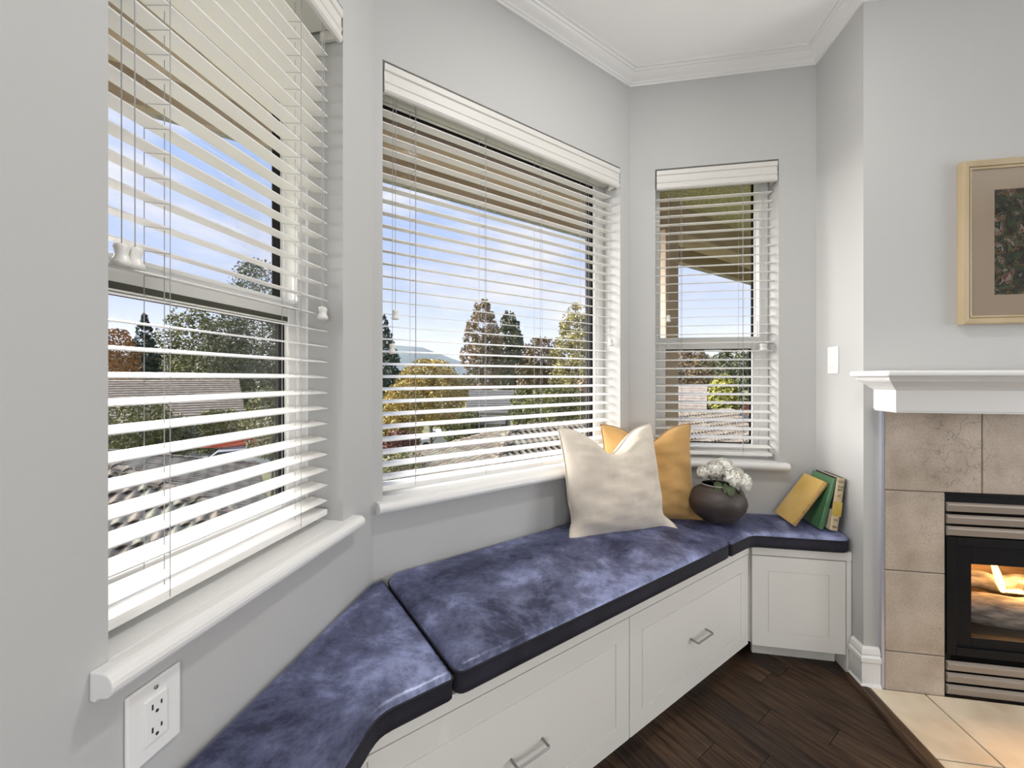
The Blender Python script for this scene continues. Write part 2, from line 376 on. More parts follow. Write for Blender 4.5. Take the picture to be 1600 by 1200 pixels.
# ------------------------------------------------------------------ windows
def arc(cx, cz, r, a0, a1, n): return [(cx + r * math.cos(R(a0 + (a1 - a0) * i / n)), cz + r * math.sin(R(a0 + (a1 - a0) * i / n))) for i in range(n + 1)]
def ring(b, u0, u1, z0, z1, t, w0, w1, tb=None, tt=None, tl=None):
    tb = tb or t; tt = tt or t; tl = tl or t
    b.box(u0, u0 + tl, w0, w1, z0, z1).box(u1 - t, u1, w0, w1, z0, z1).box(u0 + tl, u1 - t, w0, w1, z0, z0 + tb).box(u0 + tl, u1 - t, w0, w1, z1 - tt, z1)
    return b
def window(n, side, label, hung, e0, e1, strip=False):
    u0, u1 = HOLES[side]; loc, rz = FR[side]
    w = thing(f'window_{n}', label, 'window', loc, rz); w['kind'] = 'structure'
    z0, z1 = ZS, ZT
    f = MB(); ring(f, u0, u1, z0, z1, .042, .106, .155, **(dict(tt=.022) if hung else dict(tl=.022, tb=.016)))
    fo = obj('frame', f, 'vinyl', w, bevel=.003)
    g = MB(); ring(g, u0, u1, z0, z1, .040 if hung else .057, .155, .178, **(dict(tt=.020) if hung else dict(tl=.030, tb=.003, tt=.045)))
    obj('outer_frame', g, 'black', w)
    if hung:
        s = MB(); ring(s, u0 + .040, u1 - .040, z0 + .030, 1.381, .031, .112, .143, tb=.034, tt=.056)
        so = obj('lower_sash', s, 'vinyl', w, bevel=.003)
        if strip: obj('dark_rail_strip', MB().box(u0 + .041, u1 - .075, .1105, .113, 1.327, 1.339), 'gutter_dark', so)  # darker band along the foot of the meeting rail
        k = MB(); ring(k, u0 + .069, u1 - .069, z0 + .062, 1.327, .006, .124, .142)
        obj('gasket', k, 'black', so)
        obj('pane', MB().box(u0 + .071, u1 - .071, .127, .131, z0 + .064, 1.325), 'glass', so)
        s = MB(); ring(s, u0 + .040, u1 - .040, 1.34, z1 - .020, .008, .146, .172, tb=.044)
        su = obj('upper_sash', s, 'vinyl', w, bevel=.002)
        k = MB(); ring(k, u0 + .047, u1 - .047, 1.383, z1 - .027, .005, .156, .178)
        obj('gasket', k, 'black', su)
        obj('pane', MB().box(u0 + .048, u1 - .048, .162, .166, 1.384, z1 - .028), 'glass', su)
        obj('latch', MB().box(u1 - .056, u1 - .050, .098, .112, 1.39, 1.46).box(u1 - .058, u1 - .048, .092, .100, 1.385, 1.395), 'vinyl', w, bevel=.002)
        rg = MB().box(u0 + .042, u1 - .042, .100, .114, 1.374, 1.383)
        obj('meeting_rail_lip', rg, 'vinyl', w, bevel=.002)
    else:
        s = MB(); ring(s, u0 + .020, u1 - .040, z0 + .014, z1 - .040, .020, .112, .150, tl=.014, tb=.010)
        so = obj('glazing_bead', s, 'vinyl', w, bevel=.003)
        k = MB(); ring(k, u0 + .033, u1 - .059, z0 + .003, z1 - .059, .012, .125, .16, tl=.003, tb=.003, tt=.004)
        obj('gasket', k, 'black', so)
        obj('pane', MB().box(u0 + .035, u1 - .064, .134, .139, z0 + .025, z1 - .064), 'glass', so)
    # sill: stool inside the opening and a bullnosed front with horns
    b = MB().box(u0, u1, 0, .115, z0 - .034, z0)
    nose = [(0, z0), (-.022, z0)] + arc(-.022, z0 - .017, .017, 90, 270, 8)[1:-1] + [(-.022, z0 - .034), (-.010, z0 - .036), (-.010, z0 - .040), (0, z0 - .040)]
    b.sweep(nose, u0 - e0, u1 + e1)
    obj('sill', b, 'trim', w, bevel=.002)
    return w
window(1, 'left', 'white single hung window nearest the viewer, left of the bay', True, .022, .050, True)
window(2, 'middle', 'wide fixed picture window in the middle of the bay', False, .020, .030)
window(3, 'right', 'narrow white single hung window beside the chimney wall', True, .03, .034)

# ------------------------------------------------------------------ venetian blinds
TILT = R(9)
def tassel_mesh():
    prof = [(.0035, .030), (.0085, .0285), (.010, .025), (.0088, .020), (.0075, .015), (.009, .009), (.0125, .003), (.0125, -.001), (.010, -.003), (.004, -.003)]
    return MB().lathe(prof, 14)
TASSEL = tassel_mesh().mesh('tassel'); TASSEL.materials.append(M['tassel'])
for p in TASSEL.polygons: p.use_smooth = True
def blind(side, label, ladders, cords, tilt_u, tilt_z):
    u0, u1 = HOLES[side]; a, c = u0 + .010, u1 - .010; loc, rz = FR[side]
    t = thing('venetian_blind', label, 'blind', loc, rz, 'venetian blinds in the bay windows')
    # valance with a moulded face
    pr = [(-.004, 2.196), (-.004, 2.176), (.001, 2.172), (.001, 2.150), (-.002, 2.146), (-.002, 2.140), (.001, 2.136), (.001, 2.128), (-.003, 2.124), (-.003, 2.112), (.002, 2.106), (.012, 2.106), (.012, 2.194)]
    pr = [(w, z - .006) for w, z in pr]
    b = MB().sweep(pr, a - .004, c + .004)
    b.box(a - .004, a + .005, .012, .06, 2.106, 2.186).box(c - .005, c + .004, .012, .06, 2.106, 2.186)
    obj('valance', b, 'valance', t)
    obj('headrail', MB().box(a + .006, c - .006, .030, .092, 2.130, 2.184), 'vinyl', t, bevel=.003)
    ln = (c - a) / 2
    sl = MB().box(-ln, ln, -.025, .025, -.0013, .0013).mesh('slat'); sl.materials.append(M['slat'])
    z = .8455; k = 0
    while z < 2.10:
        o = bpy.data.objects.new('slat', sl); C.objects.link(o); o.parent = t
        o.location = ((a + c) / 2, .065, z); o.rotation_euler = (TILT, 0, 0)
        z += .0423; k += 1
    obj('bottom_rail', MB().box(a, c, -.026, .026, -.008, .008), 'slat', t, bevel=.003, loc=(0, .065, .812), rot=(R(3), 0, 0))
    for u in ladders:
        b = MB()
        for w, zz in ((.065 - .0268, -.0045), (.065 + .0268, .0045)):
            b.tube([(u, w, .808), (u, w, 2.14)], .0007, 5)
        b.tube([(u + .012, .065, .815), (u + .012, .065, 2.14)], .0008, 5)
        z = .8455
        while z < 2.1:
            b.tube([(u, .065 - .0268, z - .0061), (u, .065 + .0268, z + .0025)], .0005, 4); z += .0423
        obj('ladder_cord', b, 'cord', t)
    for u, zt in cords:
        lc = obj('lift_cord', MB().tube([(u + .003, .026, 2.12), (u + .001, .028, 1.8), (u, .026, zt + .028)], .0009, 6), 'cord', t)
        o = obj('tassel', TASSEL, None, lc, loc=(u, .026, zt))
    b = MB()
    for d in (-.004, .004): b.tube([(tilt_u + d, .022, 2.12), (tilt_u + d, .024, tilt_z + .028)], .0009, 6)
    tc = obj('tilt_cord', b, 'cord', t)
    for d in (-.006, .006): obj('tassel', TASSEL, None, tc, loc=(tilt_u + d, .020 + (.006 if d > 0 else 0), tilt_z))
    return t
blind('left', 'white venetian blind filling the near left window', (.565, .885), ((.484, 1.350), (.502, 1.350)), .948, 1.336)
blind('middle', 'widest white venetian blind, over the picture window', (.155, .440, .720, 1.00), ((.080, 1.376), (.070, 1.262)), 1.136, 1.336)
blind('right', 'narrow white venetian blind beside the chimney wall', (.480, .762), ((.418, 1.458),), .846, 1.310)

# ------------------------------------------------------------------ electrical plates
t = thing('light_switch', 'white dimmer switch plate on the bright chimney side wall', 'switch', (XC, 1.914, 1.254), R(-90))
obj('wall_plate', MB().box(-.035, .035, -.006, 0, -.058, .058), 'plastic', t, bevel=.003)
obj('paddle', MB().box(-.016, .012, -.009, -.004, -.033, .033), 'plastic', t, bevel=.002)
obj('dimmer_slider', MB().box(.013, .016, -.008, -.004, -.030, .030).box(-.012, .008, -.0115, -.008, -.026, -.018), 'plastic', t, bevel=.001)
t = thing('wall_outlet', 'white duplex power outlet under the near left window sill', 'outlet', (XL, .507, .659), R(90))
obj('wall_plate', MB().box(-.0395, .0395, -.006, 0, -.0585, .0585), 'plastic', t, bevel=.003)
rc = obj('receptacle', MB().box(-.0168, .0168, -.0085, -.004, -.034, .034), 'plastic', t, bevel=.0015)
sl = MB()
for z in (.016, -.019):
    sl.box(-.0075, -.0055, -.0092, -.008, z, z + .008).box(.0055, .0075, -.0092, -.008, z + .001, z + .007)
    sl.lathe([(.0024, 0), (.0024, .0014)], 10, (0, 0, 0))
    for i in range(-20, 0):
        x, y, zz = sl.v[i]; sl.v[i] = (x, -.0092 + zz, z - .0055 + y)
obj('socket_slots', sl, 'slot', rc)
b = MB().lathe([(.0028, 0), (.0028, .002), (.001, .0026)], 10)
b.v = [(x, -.006 - z, .046 + y) for x, y, z in b.v]
sc_ = obj('plate_screw', b, 'steel', t)

# ------------------------------------------------------------------ window seat cabinets
ZB = .482; ZRAIL = .448; ZDB = .073; DM = .489; YD = 1.797
IN_R = mid(LM + .158, -DM); IN_L = mid(-.158, -DM)
def routed_front(name, m, parent, x0, x1, z0, z1, y, th=.018, inset=.058):
    """slab with a shallow routed groove round a flat centre panel, facing -y"""
    b = MB(); g = .0048; d = .0038
    X = [x0, x0 + inset, x0 + inset + g, x1 - inset - g, x1 - inset, x1]
    Z = [z0, z0 + inset, z0 + inset + g, z1 - inset - g, z1 - inset, z1]
    def lev(i, j):
        return y + d if ((i in (1, 3) and 1 <= j <= 3) or (j in (1, 3) and 1 <= i <= 3)) else y
    for i in range(5):
        for j in range(5): b.box(X[i], X[i + 1], lev(i, j), y + th, Z[j], Z[j + 1])
    return obj(name, b, m, parent)
def bar_handle(parent, x0, x1, z, y):
    r = .0042
    p = [(x0, y, z), (x0, y - .026, z), (x0 + .003, y - .030, z), (x1 - .003, y - .030, z), (x1, y - .026, z), (x1, y, z)]
    b = MB().tube(p, r, 4)
    return obj('handle', b, 'steel', parent, bevel=.001)
# middle unit, local frame of the middle wall (y = outward, so the front faces -y)
t = thing('window_seat_cabinet', 'long white window seat cabinet with two drawers under the picture window', 'cabinet', (ML.x, ML.y, 0), R(45), 'built in window seat cabinets')
s0, s1 = -.158, LM + .158
b = MB().add([], [])
body = [(0.012, -.012), (LM - .012, -.012), (s1 - .004, -DM + .022), (s0 + .004, -DM + .022)]
obj('carcass', MB().prism(body[::-1], ZDB, ZRAIL + .002), 'cab', t)
obj('seat_board', MB().prism([(0.012, -.012), (s0 + .004, -DM + .018), (s1 - .004, -DM + .018), (LM - .012, -.012)], ZRAIL + .002, ZB), 'cab', t)
obj('top_rail', MB().box(s0 + .006, s1 - .006, -DM - .002, -DM + .018, ZRAIL, ZB), 'cab', t, bevel=.0015)
obj('toe_kick', MB().box(s0 + .03, s1 - .03, -DM + .070, -DM + .086, 0, ZDB), 'cab', t)
dl = routed_front('drawer', 'cab', t, s0 + .010, .631, ZDB, ZRAIL - .004, -DM)
dr = routed_front('drawer', 'cab', t, .636, s1 - .012, ZDB, ZRAIL - .004, -DM)
bar_handle(dr, .966, 1.064, .253, -DM)
bar_handle(dl, .19, .288, .253, -DM)
# right unit
t = thing('window_seat_cabinet', 'short white window seat cabinet with a plain door beside the chimney wall', 'cabinet', (0, 0, 0), 0, 'built in window seat cabinets')
xi = IN_R[0]
obj('carcass', MB().prism([(MR.x + .022, YR - .012), (xi + .004, YD + .022), (XC - .006, YD + .022), (XC - .006, YR - .012)], ZDB, ZRAIL + .002), 'cab', t)
obj('seat_board', MB().prism([(MR.x + .022, YR - .012), (xi + .004, YD + .018), (XC - .006, YD + .018), (XC - .006, YR - .012)], ZRAIL + .002, ZB), 'cab', t)
obj('top_rail', MB().box(xi + .004, XC - .002, YD - .002, YD + .018, ZRAIL, ZB), 'cab', t, bevel=.0015)
obj('toe_kick', MB().box(xi + .03, 1.034, YD + .066, YD + .082, 0, ZDB), 'cab', t)
routed_front('door', 'cab', t, xi + .006, 1.036, ZDB, ZRAIL - .004, YD)
obj('filler_strip', MB().box(1.040, XC - .002, YD, YD + .10, 0, ZRAIL - .001), 'cab', t, bevel=.001)
# left unit, mirrored
t = thing('window_seat_cabinet', 'short white window seat cabinet under the near left window', 'cabinet', (0, 0, 0), 0, 'built in window seat cabinets')
yi = IN_L[1]; xf = XL + (YR - YD); LY0 = -.10
obj('carcass', MB().prism([(XL + .012, ML.y - .022), (XL + .012, LY0), (xf - .022, LY0), (xf - .022, yi - .004)], ZDB, ZRAIL + .002), 'cab', t)
obj('seat_board', MB().prism([(XL + .012, ML.y - .022), (XL + .012, LY0), (xf - .018, LY0), (xf - .018, yi - .004)], ZRAIL + .002, ZB), 'cab', t)
obj('top_rail', MB().box(xf - .018, xf + .002, LY0, yi - .004, ZRAIL, ZB), 'cab', t, bevel=.0015)
obj('toe_kick', MB().box(xf - .082, xf - .066, LY0, yi - .03, 0, ZDB), 'cab', t)
dd = routed_front('door', 'cab', t, LY0 + .02, yi - .006, ZDB, ZRAIL - .004, 0)
dd.rotation_euler = (0, 0, R(90)); dd.location = (xf, 0, 0)

# ------------------------------------------------------------------ seat cushions
def inset_poly(P, d):
    n = len(P); out = []
    for i in range(n):
        a, b, c = Vector(P[i - 1]), Vector(P[i]), Vector(P[(i + 1) % n])
        d0 = (b - a).normalized(); d1 = (c - b).normalized()
        n0 = Vector((-d0.y, d0.x)); n1 = Vector((-d1.y, d1.x)); nn = (n0 + n1)
        nn.normalize(); k = 1 / max(.45, nn.dot(n0)); q = b + nn * d * k; out.append((q.x, q.y))
    return out
def densify(P, step, rad=.02):
    """round the corners a little and split long edges"""
    n = len(P); Q = []
    for i in range(n):
        a, b, c = Vector(P[i - 1]), Vector(P[i]), Vector(P[(i + 1) % n])
        r = rad[i] if isinstance(rad, (list, tuple)) else rad
        p0 = b + (a - b).normalized() * r; p1 = b + (c - b).normalized() * r
        for k in range(5):
            u = k / 4; q = p0 * (1 - u) ** 2 + b * 2 * u * (1 - u) + p1 * u ** 2; Q.append(q)
    out = []
    for i in range(len(Q)):
        a, b = Q[i], Q[(i + 1) % len(Q)]; m = max(1, int((b - a).length / step))
        for k in range(m): q = a + (b - a) * (k / m); out.append((q.x, q.y))
    return out
def point_in(p, P):
    x, y = p; c = False; n = len(P)
    for i in range(n):
        x0, y0 = P[i]; x1, y1 = P[i - 1]
        if (y0 > y) != (y1 > y) and x < (x1 - x0) * (y - y0) / (y1 - y0) + x0: c = not c
    return c
from mathutils.geometry import delaunay_2d_cdt
def seg_dist(p, P):
    best = 9
    for i in range(len(P)):
        a, b = P[i - 1], P[i]; dx, dy = b[0] - a[0], b[1] - a[1]; l2 = dx * dx + dy * dy or 1e-9
        u = max(0, min(1, ((p[0] - a[0]) * dx + (p[1] - a[1]) * dy) / l2)); best = min(best, math.hypot(p[0] - a[0] - u * dx, p[1] - a[1] - u * dy))
    return best
def cushion(label, poly, rad, puff=.016, ztop=.548):
    """poly counter-clockwise, world xy"""
    P = densify(poly, .02, rad)
    t = thing('seat_cushion', label, 'cushion', (sum(p[0] for p in poly) / len(poly), sum(p[1] for p in poly) / len(poly), ZB + .001), 0, 'suede cushions on the window seat')
    ox, oy, oz = t.location; zt = ztop - ZB
    x0, x1 = min(p[0] for p in P), max(p[0] for p in P); y0, y1 = min(p[1] for p in P), max(p[1] for p in P)
    pts = list(P); st = .016
    yy = y0
    while yy < y1:
        xx = x0
        while xx < x1:
            q = (xx + random.uniform(-.003, .003), yy + random.uniform(-.003, .003))
            if point_in(q, P) and seg_dist(q, P) > .007: pts.append(q)
            xx += st
        yy += st
    for dd in (.005, .012):
        for q in inset_poly(P, dd):
            if point_in(q, P) and abs(seg_dist(q, P) - dd) < .002: pts.append(q)
    n = len(P)
    vo, _, fo, *_r = delaunay_2d_cdt([Vector(p) for p in pts], [(i, (i + 1) % n) for i in range(n)], [], 1, 1e-5)
    b = MB()
    for v in vo:
        d = seg_dist(v, P); x, y = v
        h = zt - .016 + .016 * math.sqrt(max(0, 1 - (1 - min(1, d / .020)) ** 2))
        k = min(1, max(0, (d - .012) / .15)); k = k * k * (3 - 2 * k)
        h += puff * k + (noise.noise(Vector((x * 6, y * 6, 3))) * .005 + noise.noise(Vector((x * 16 + y * 9, y * 6, 9))) * .0022) * min(1, k * 1.5)
        h += noise.noise(Vector((x * 24, y * 24, 1))) * .0016 * min(1, d / .02)
        b.v.append((x - ox, y - oy, h))
    b.f = [tuple(f) for f in fo]
    obj('cover', b, 'suede', t, smooth=True)
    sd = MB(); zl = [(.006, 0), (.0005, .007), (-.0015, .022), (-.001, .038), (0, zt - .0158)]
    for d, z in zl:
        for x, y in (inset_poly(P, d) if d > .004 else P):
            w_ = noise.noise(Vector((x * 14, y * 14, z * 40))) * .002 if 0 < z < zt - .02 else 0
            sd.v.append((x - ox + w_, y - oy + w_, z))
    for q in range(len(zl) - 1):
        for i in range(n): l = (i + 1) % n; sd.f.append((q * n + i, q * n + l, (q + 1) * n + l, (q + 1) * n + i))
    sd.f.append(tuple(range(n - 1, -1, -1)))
    obj('side_panel', sd, 'suedeshade', t, smooth=True)
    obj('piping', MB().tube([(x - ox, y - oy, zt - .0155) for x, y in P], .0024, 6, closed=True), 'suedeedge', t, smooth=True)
    return t
g = .005
A = mid(.034, -g); B = mid(LM - .034, -g); C1 = mid(LM - .034, -DM - .020); D1 = mid(.034, -DM - .020)
cushion('largest navy suede cushion, in the middle of the window seat', [A, D1, C1, B], [.055, .03, .03, .05], puff=.020, ztop=.550)
yf = YD - .018
k1 = mid(LM - .028, -DM - .020)
kin = (mid(LM + .158, -DM - .020)[0] , yf)
# where the front line of the middle seat meets the front line of the right seat
def meet_right(d, y): # point on the line w=-d of the middle frame with world y
    s = (y - ML.y) / S2 + d; return (ML.x + s * S2 + d * S2, y)
kin = meet_right(DM + .020, yf)
cushion('navy suede cushion beside the chimney wall, under vase and books', [mid(LM - .028, -g), k1, kin, (XC - .006, yf), (XC - .006, YR - g), (MR.x + .016, YR - g)], [.005, .012, .03, .045, .02, .008], puff=.008, ztop=.545)
k2 = mid(.028, -DM - .020); xlf = XL + (YR - YD) + .018
def meet_left(d, x):
    s = (x - ML.x) / S2 - d; return (x, ML.y + s * S2 - d * S2)
kl = meet_left(DM + .020, xlf)
cushion('navy suede cushion nearest the viewer, under the left window sill', [mid(.028, -g - .004), (XL + g, ML.y - .030), (XL + g, LY0), (xlf, LY0), kl, k2], [.006, .008, .02, .04, .03, .012], puff=.006, ztop=.545)

# ------------------------------------------------------------------ fireplace
t = thing('fireplace_mantel', 'white moulded mantel shelf over the tiled fireplace', 'mantel', (1.75, YF, 1.056))
hx = 1.75 - 1.091
obj('frieze', MB().box(-hx, hx, -.112, 0, .006, .082), 'trim', t, bevel=.001)
obj('bottom_lip', MB().box(-hx + .004, hx - .004, -.108, 0, 0, .006), 'trim', t)
def mantel_tier(b, o, z0, z1): b.box(-hx - o, hx + o, -.112 - o, 0, z0, z1)
cm = MB(); 
def frustum(b, o0, z0, o1, z1):
    b.hexa([(-hx - o0, 0, z0), (-hx - o0, -.112 - o0, z0), (hx + o0, -.112 - o0, z0), (hx + o0, 0, z0)][::-1], [(-hx - o1, 0, z1), (-hx - o1, -.112 - o1, z1), (hx + o1, -.112 - o1, z1), (hx + o1, 0, z1)][::-1])
frustum(cm, .003, .080, .009, .086); frustum(cm, .014, .086, .018, .091); frustum(cm, .020, .091, .046, .110); frustum(cm, .050, .110, .056, .117); frustum(cm, .056, .117, .060, .127)
obj('crown_molding', cm, 'trim', t)
obj('shelf', MB().box(-hx - .082, hx + .082, -.112 - .086, 0, .127, .148), 'trim', t, bevel=.008, seg=4)

t = thing('fireplace_surround', 'taupe stone tile surround on the chimney wall under the mantel', 'fireplace surround', (1.121, YF, 0))
obj('grout_bed', MB().box(0, .196, -.008, 0, .003, 1.058).box(1.059, 1.258, -.008, 0, .003, 1.058).box(.196, 1.059, -.008, 0, .758, 1.058), 'grout', t)
obj('edge_trim', MB().box(-.010, -.0005, -.013, 0, .003, 1.057), 'alu', t)
gj = .0022
def tile(x0, x1, z0, z1):
    obj('tile', MB().box(x0 + gj, x1 - gj, -.0125 + random.uniform(-.0006, .0006), -.006, z0 + gj, z1 - gj), 'tile', t, bevel=.002, seg=1)
zz = [.003, .152, .456, .757]
for a, b in zip(zz, zz[1:]): tile(0, .196, a, b); tile(1.059, 1.258, a, b)
for i in range(4): tile(i * .310, min((i + 1) * .310, 1.258), .757, 1.058)
tile(1.24, 1.258, .757, 1.058) if False else None

t = thing('hearth_slab', 'cream stone tile hearth on the floor before the fireplace', 'hearth', (1.07, YF, 0))
obj('grout_bed', MB().box(0, 1.36, -.56, -.014, 0, .004), 'grout', t)
xs = [0, .180, .485, .790, 1.095, 1.36]; ys = [-.014, -.300, -.56]
for a, b in zip(xs, xs[1:]):
    for c, d in zip(ys, ys[1:]):
        obj('tile', MB().box(a + gj, b - gj, d + gj, c - gj, .003, .009), 'hearth', t, bevel=.0015, seg=1)
t = tag(obj('floor_reducer', MB().sweep([(-.05, 0), (-.047, .009), (-.040, .013), (-.010, .013), (0, .010), (0, 0)], 0, .95), 'wood2', loc=(1.070, 1.785, .0003), rot=(0, 0, R(-90))), 'dark wood edge strip between plank floor and cream hearth tiles', 'floor trim')

t = thing('gas_fireplace', 'black gas fireplace insert with taupe louvers and burning log', 'fireplace', (1.317, YF, 0))
W = .861
sh = MB().box(0, W, -.004, .002, .700, .757).box(0, .020, -.006, .06, .008, .70).box(W - .02, W, -.006, .06, .008, .70)
sh.box(0, W, .03, .06, .590, .70).box(0, W, .03, .06, .008, .155).box(0, W, -.010, .02, .748, .757)
obj('surround', sh, 'firemetal', t, bevel=.001)
for z in (.722, .677, .634, .138, .095, .051):
    pr = [(-.016, z - .004), (-.018, z - .010), (-.012, z - .033), (-.006, z - .033), (-.004, z - .002), (-.008, z)]
    obj('louver', MB().sweep(pr, .004, W - .004), 'louver', t)
fd = MB(); ring(fd, .004, W - .004, .160, .594, .03, -.012, .02)
fd.box(.034, .087, -.004, .02, .19, .564).box(W - .087, W - .034, -.004, .02, .19, .564).box(.087, W - .087, -.004, .02, .19, .228).box(.087, W - .087, -.004, .02, .497, .564)
dr_ = obj('door_frame', fd, 'firemetal', t, bevel=.0015)
obj('pane', MB().box(.085, W - .085, .010, .014, .226, .500), 'glass', dr_)
fb = MB().box(.20, W - .20, .40, .41, .16, .62).hexa([(.062, .02, .16), (.075, .02, .16), (.215, .405, .16), (.20, .405, .16)], [(.062, .02, .62), (.075, .02, .62), (.215, .405, .62), (.20, .405, .62)])
fb.hexa([(W - .075, .02, .16), (W - .062, .02, .16), (W - .20, .405, .16), (W - .215, .405, .16)], [(W - .075, .02, .62), (W - .062, .02, .62), (W - .20, .405, .62), (W - .215, .405, .62)]).box(.062, W - .062, .02, .405, .61, .62)
obj('firebox', fb, 'firebox', t)
obj('firebox_floor', MB().box(.03, W - .03, .02, .41, .155, .175), 'firemetal', t)
obj('burner_tray', MB().box(.075, W - .075, .022, .20, .17, .226), 'firemetal', t, bevel=.003)
def log(name, p0, p1, r, seed):
    b = MB(); n = 14; p0 = Vector(p0); p1 = Vector(p1); rs = []; pts = []
    for i in range(n + 1):
        u = i / n; q = p0.lerp(p1, u); q += Vector((0, noise.noise((u * 4, seed, 0)) * .012, noise.noise((u * 4, seed, 5)) * .012)); pts.append(q)
        rs.append(r * (1 + .16 * noise.noise((u * 7, seed, 9))) * (.85 if i in (0, n) else 1))
    b.tube(pts, rs, 12); 
    b.v = [tuple(Vector(v) + Vector((0, 1, 1)) * noise.noise(Vector(v) * 40) * .006) for v in b.v]
    return obj(name, b, 'log', t, smooth=True)
log('log', (.115, .12, .275), (.76, .11, .268), .058, 1)
log('log', (.22, .24, .335), (.66, .23, .33), .036, 4)
log('log', (.40, .16, .345), (.64, .27, .385), .028, 8)
def flame(pts, w):
    b = MB(); n = len(pts)
    b.tube([Vector(p) for p in pts], w, 8)
    return obj('flame', b, 'flame', t, smooth=True)
flame([(.352, .19, .318), (.342, .19, .352), (.330, .19, .395), (.316, .19, .44), (.306, .19, .50)], [.008, .013, .011, .007, .0015])
flame([(.335, .18, .325), (.40, .175, .330), (.48, .175, .334), (.56, .18, .332), (.64, .18, .328)], [.004, .010, .012, .009, .003])
flame([(.405, .185, .33), (.408, .185, .350), (.402, .185, .375)], [.009, .007, .0015])
flame([(.50, .185, .33), (.505, .185, .355), (.50, .185, .385)], [.009, .007, .0015])
flame([(.128, .10, .34), (.127, .10, .39), (.128, .10, .44), (.127, .10, .50)], [.002, .004, .003, .001])  # thin glowing sliver added for the fire's reflection in the side panel
pl = bpy.data.lights.new('fire_glow', 'POINT'); pl.energy = 7; pl.color = (1, .52, .18); pl.shadow_soft_size = .06
po = bpy.data.objects.new('fire_glow', pl); C.objects.link(po); po.location = (1.70, YF + .15, .43)

# ------------------------------------------------------------------ picture
t = thing('framed_picture', 'pale gold framed forest painting in a wide cream mat above the mantel', 'picture', (1.362, YF - .001, 1.374))
PW, PH = .74, .590
f = MB()
def pic_ring(b, i0, i1, y0a, y0b):
    # sloped ring between insets i0 and i1
    o = [(i0, i0), (PW - i0, i0), (PW - i0, PH - i0), (i0, PH - i0)]; n = [(i1, i1), (PW - i1, i1), (PW - i1, PH - i1), (i1, PH - i1)]
    for k in range(4):
        l = (k + 1) % 4
        b.hexa([(o[k][0], 0, o[k][1]), (o[l][0], 0, o[l][1]), (n[l][0], 0, n[l][1]), (n[k][0], 0, n[k][1])],
               [(o[k][0], y0a, o[k][1]), (o[l][0], y0a, o[l][1]), (n[l][0], y0b, n[l][1]), (n[k][0], y0b, n[k][1])])
pic_ring(f, 0, .004, -.026, -.028); pic_ring(f, .004, .020, -.028, -.022); pic_ring(f, .020, .024, -.016, -.016); pic_ring(f, .024, .030, -.021, -.019)
obj('frame', f, 'frame', t)
m_ = MB(); ring(m_, .029, PW - .029, .029, PH - .029, .076, -.012, -.004, tb=.076, tt=.076)
obj('mat_board', m_, 'mat', t)
def painting():
    m = bpy.data.materials.new('forest_painting'); m.use_nodes = True
    nt = m.node_tree; N = nt.nodes; Lk = nt.links; b = N['Principled BSDF']; b.inputs['Roughness'].default_value = .7
    tc = N.new('ShaderNodeTexCoord'); mp = N.new('ShaderNodeMapping'); mp.inputs['Scale'].default_value = (1.0, 1, .8)
    mp.inputs['Rotation'].default_value = (0, R(25), 0)
    Lk.new(tc.outputs['Object'], mp.inputs[0])
    n1 = N.new('ShaderNodeTexNoise'); n1.inputs['Scale'].default_value = 24; n1.inputs['Detail'].default_value = 4; n1.inputs['Distortion'].default_value = .9
    Lk.new(mp.outputs[0], n1.inputs[0])
    vo = N.new('ShaderNodeTexVoronoi'); vo.inputs['Scale'].default_value = 26
    mx = N.new('ShaderNodeMixRGB'); mx.inputs[0].default_value = .5; Lk.new(mp.outputs[0], mx.inputs[1]); Lk.new(n1.outputs['Color'], mx.inputs[2])
    Lk.new(mx.outputs[0], vo.inputs['Vector'])
    cr = N.new('ShaderNodeValToRGB'); cr.color_ramp.interpolation = 'CONSTANT'; e = cr.color_ramp.elements
    cols = [(0, (.35, .30, .24)), (.27, (.02, .02, .025)), (.36, (.06, .045, .03)), (.41, (.05, .09, .04)), (.455, (.015, .016, .02)), (.49, (.22, .12, .05)), (.53, (.10, .15, .06)), (.565, (.02, .02, .03)), (.60, (.40, .34, .26)), (.64, (.24, .07, .05)), (.68, (.45, .40, .34))]
    while len(e) < len(cols): e.new(.5)
    for i, (p, c) in enumerate(cols): e[i].position = p; e[i].color = (*c, 1)
    Lk.new(n1.outputs['Fac'], cr.inputs[0])
    n2 = N.new('ShaderNodeTexNoise'); n2.inputs['Scale'].default_value = 40; n2.inputs['Detail'].default_value = 3; Lk.new(mp.outputs[0], n2.inputs[0])
    mm = N.new('ShaderNodeMixRGB'); mm.blend_type = 'OVERLAY'; mm.inputs[0].default_value = .5
    Lk.new(cr.outputs[0], mm.inputs[1]); Lk.new(n2.outputs['Fac'], mm.inputs[2]); Lk.new(mm.outputs[0], b.inputs['Base Color'])
    return m
obj('painting', MB().box(.10, PW - .10, -.006, -.003, .10, PH - .10), painting(), t)
obj('pane', MB().box(.026, PW - .026, -.0152, -.0142, .026, PH - .026), 'picglass', t)

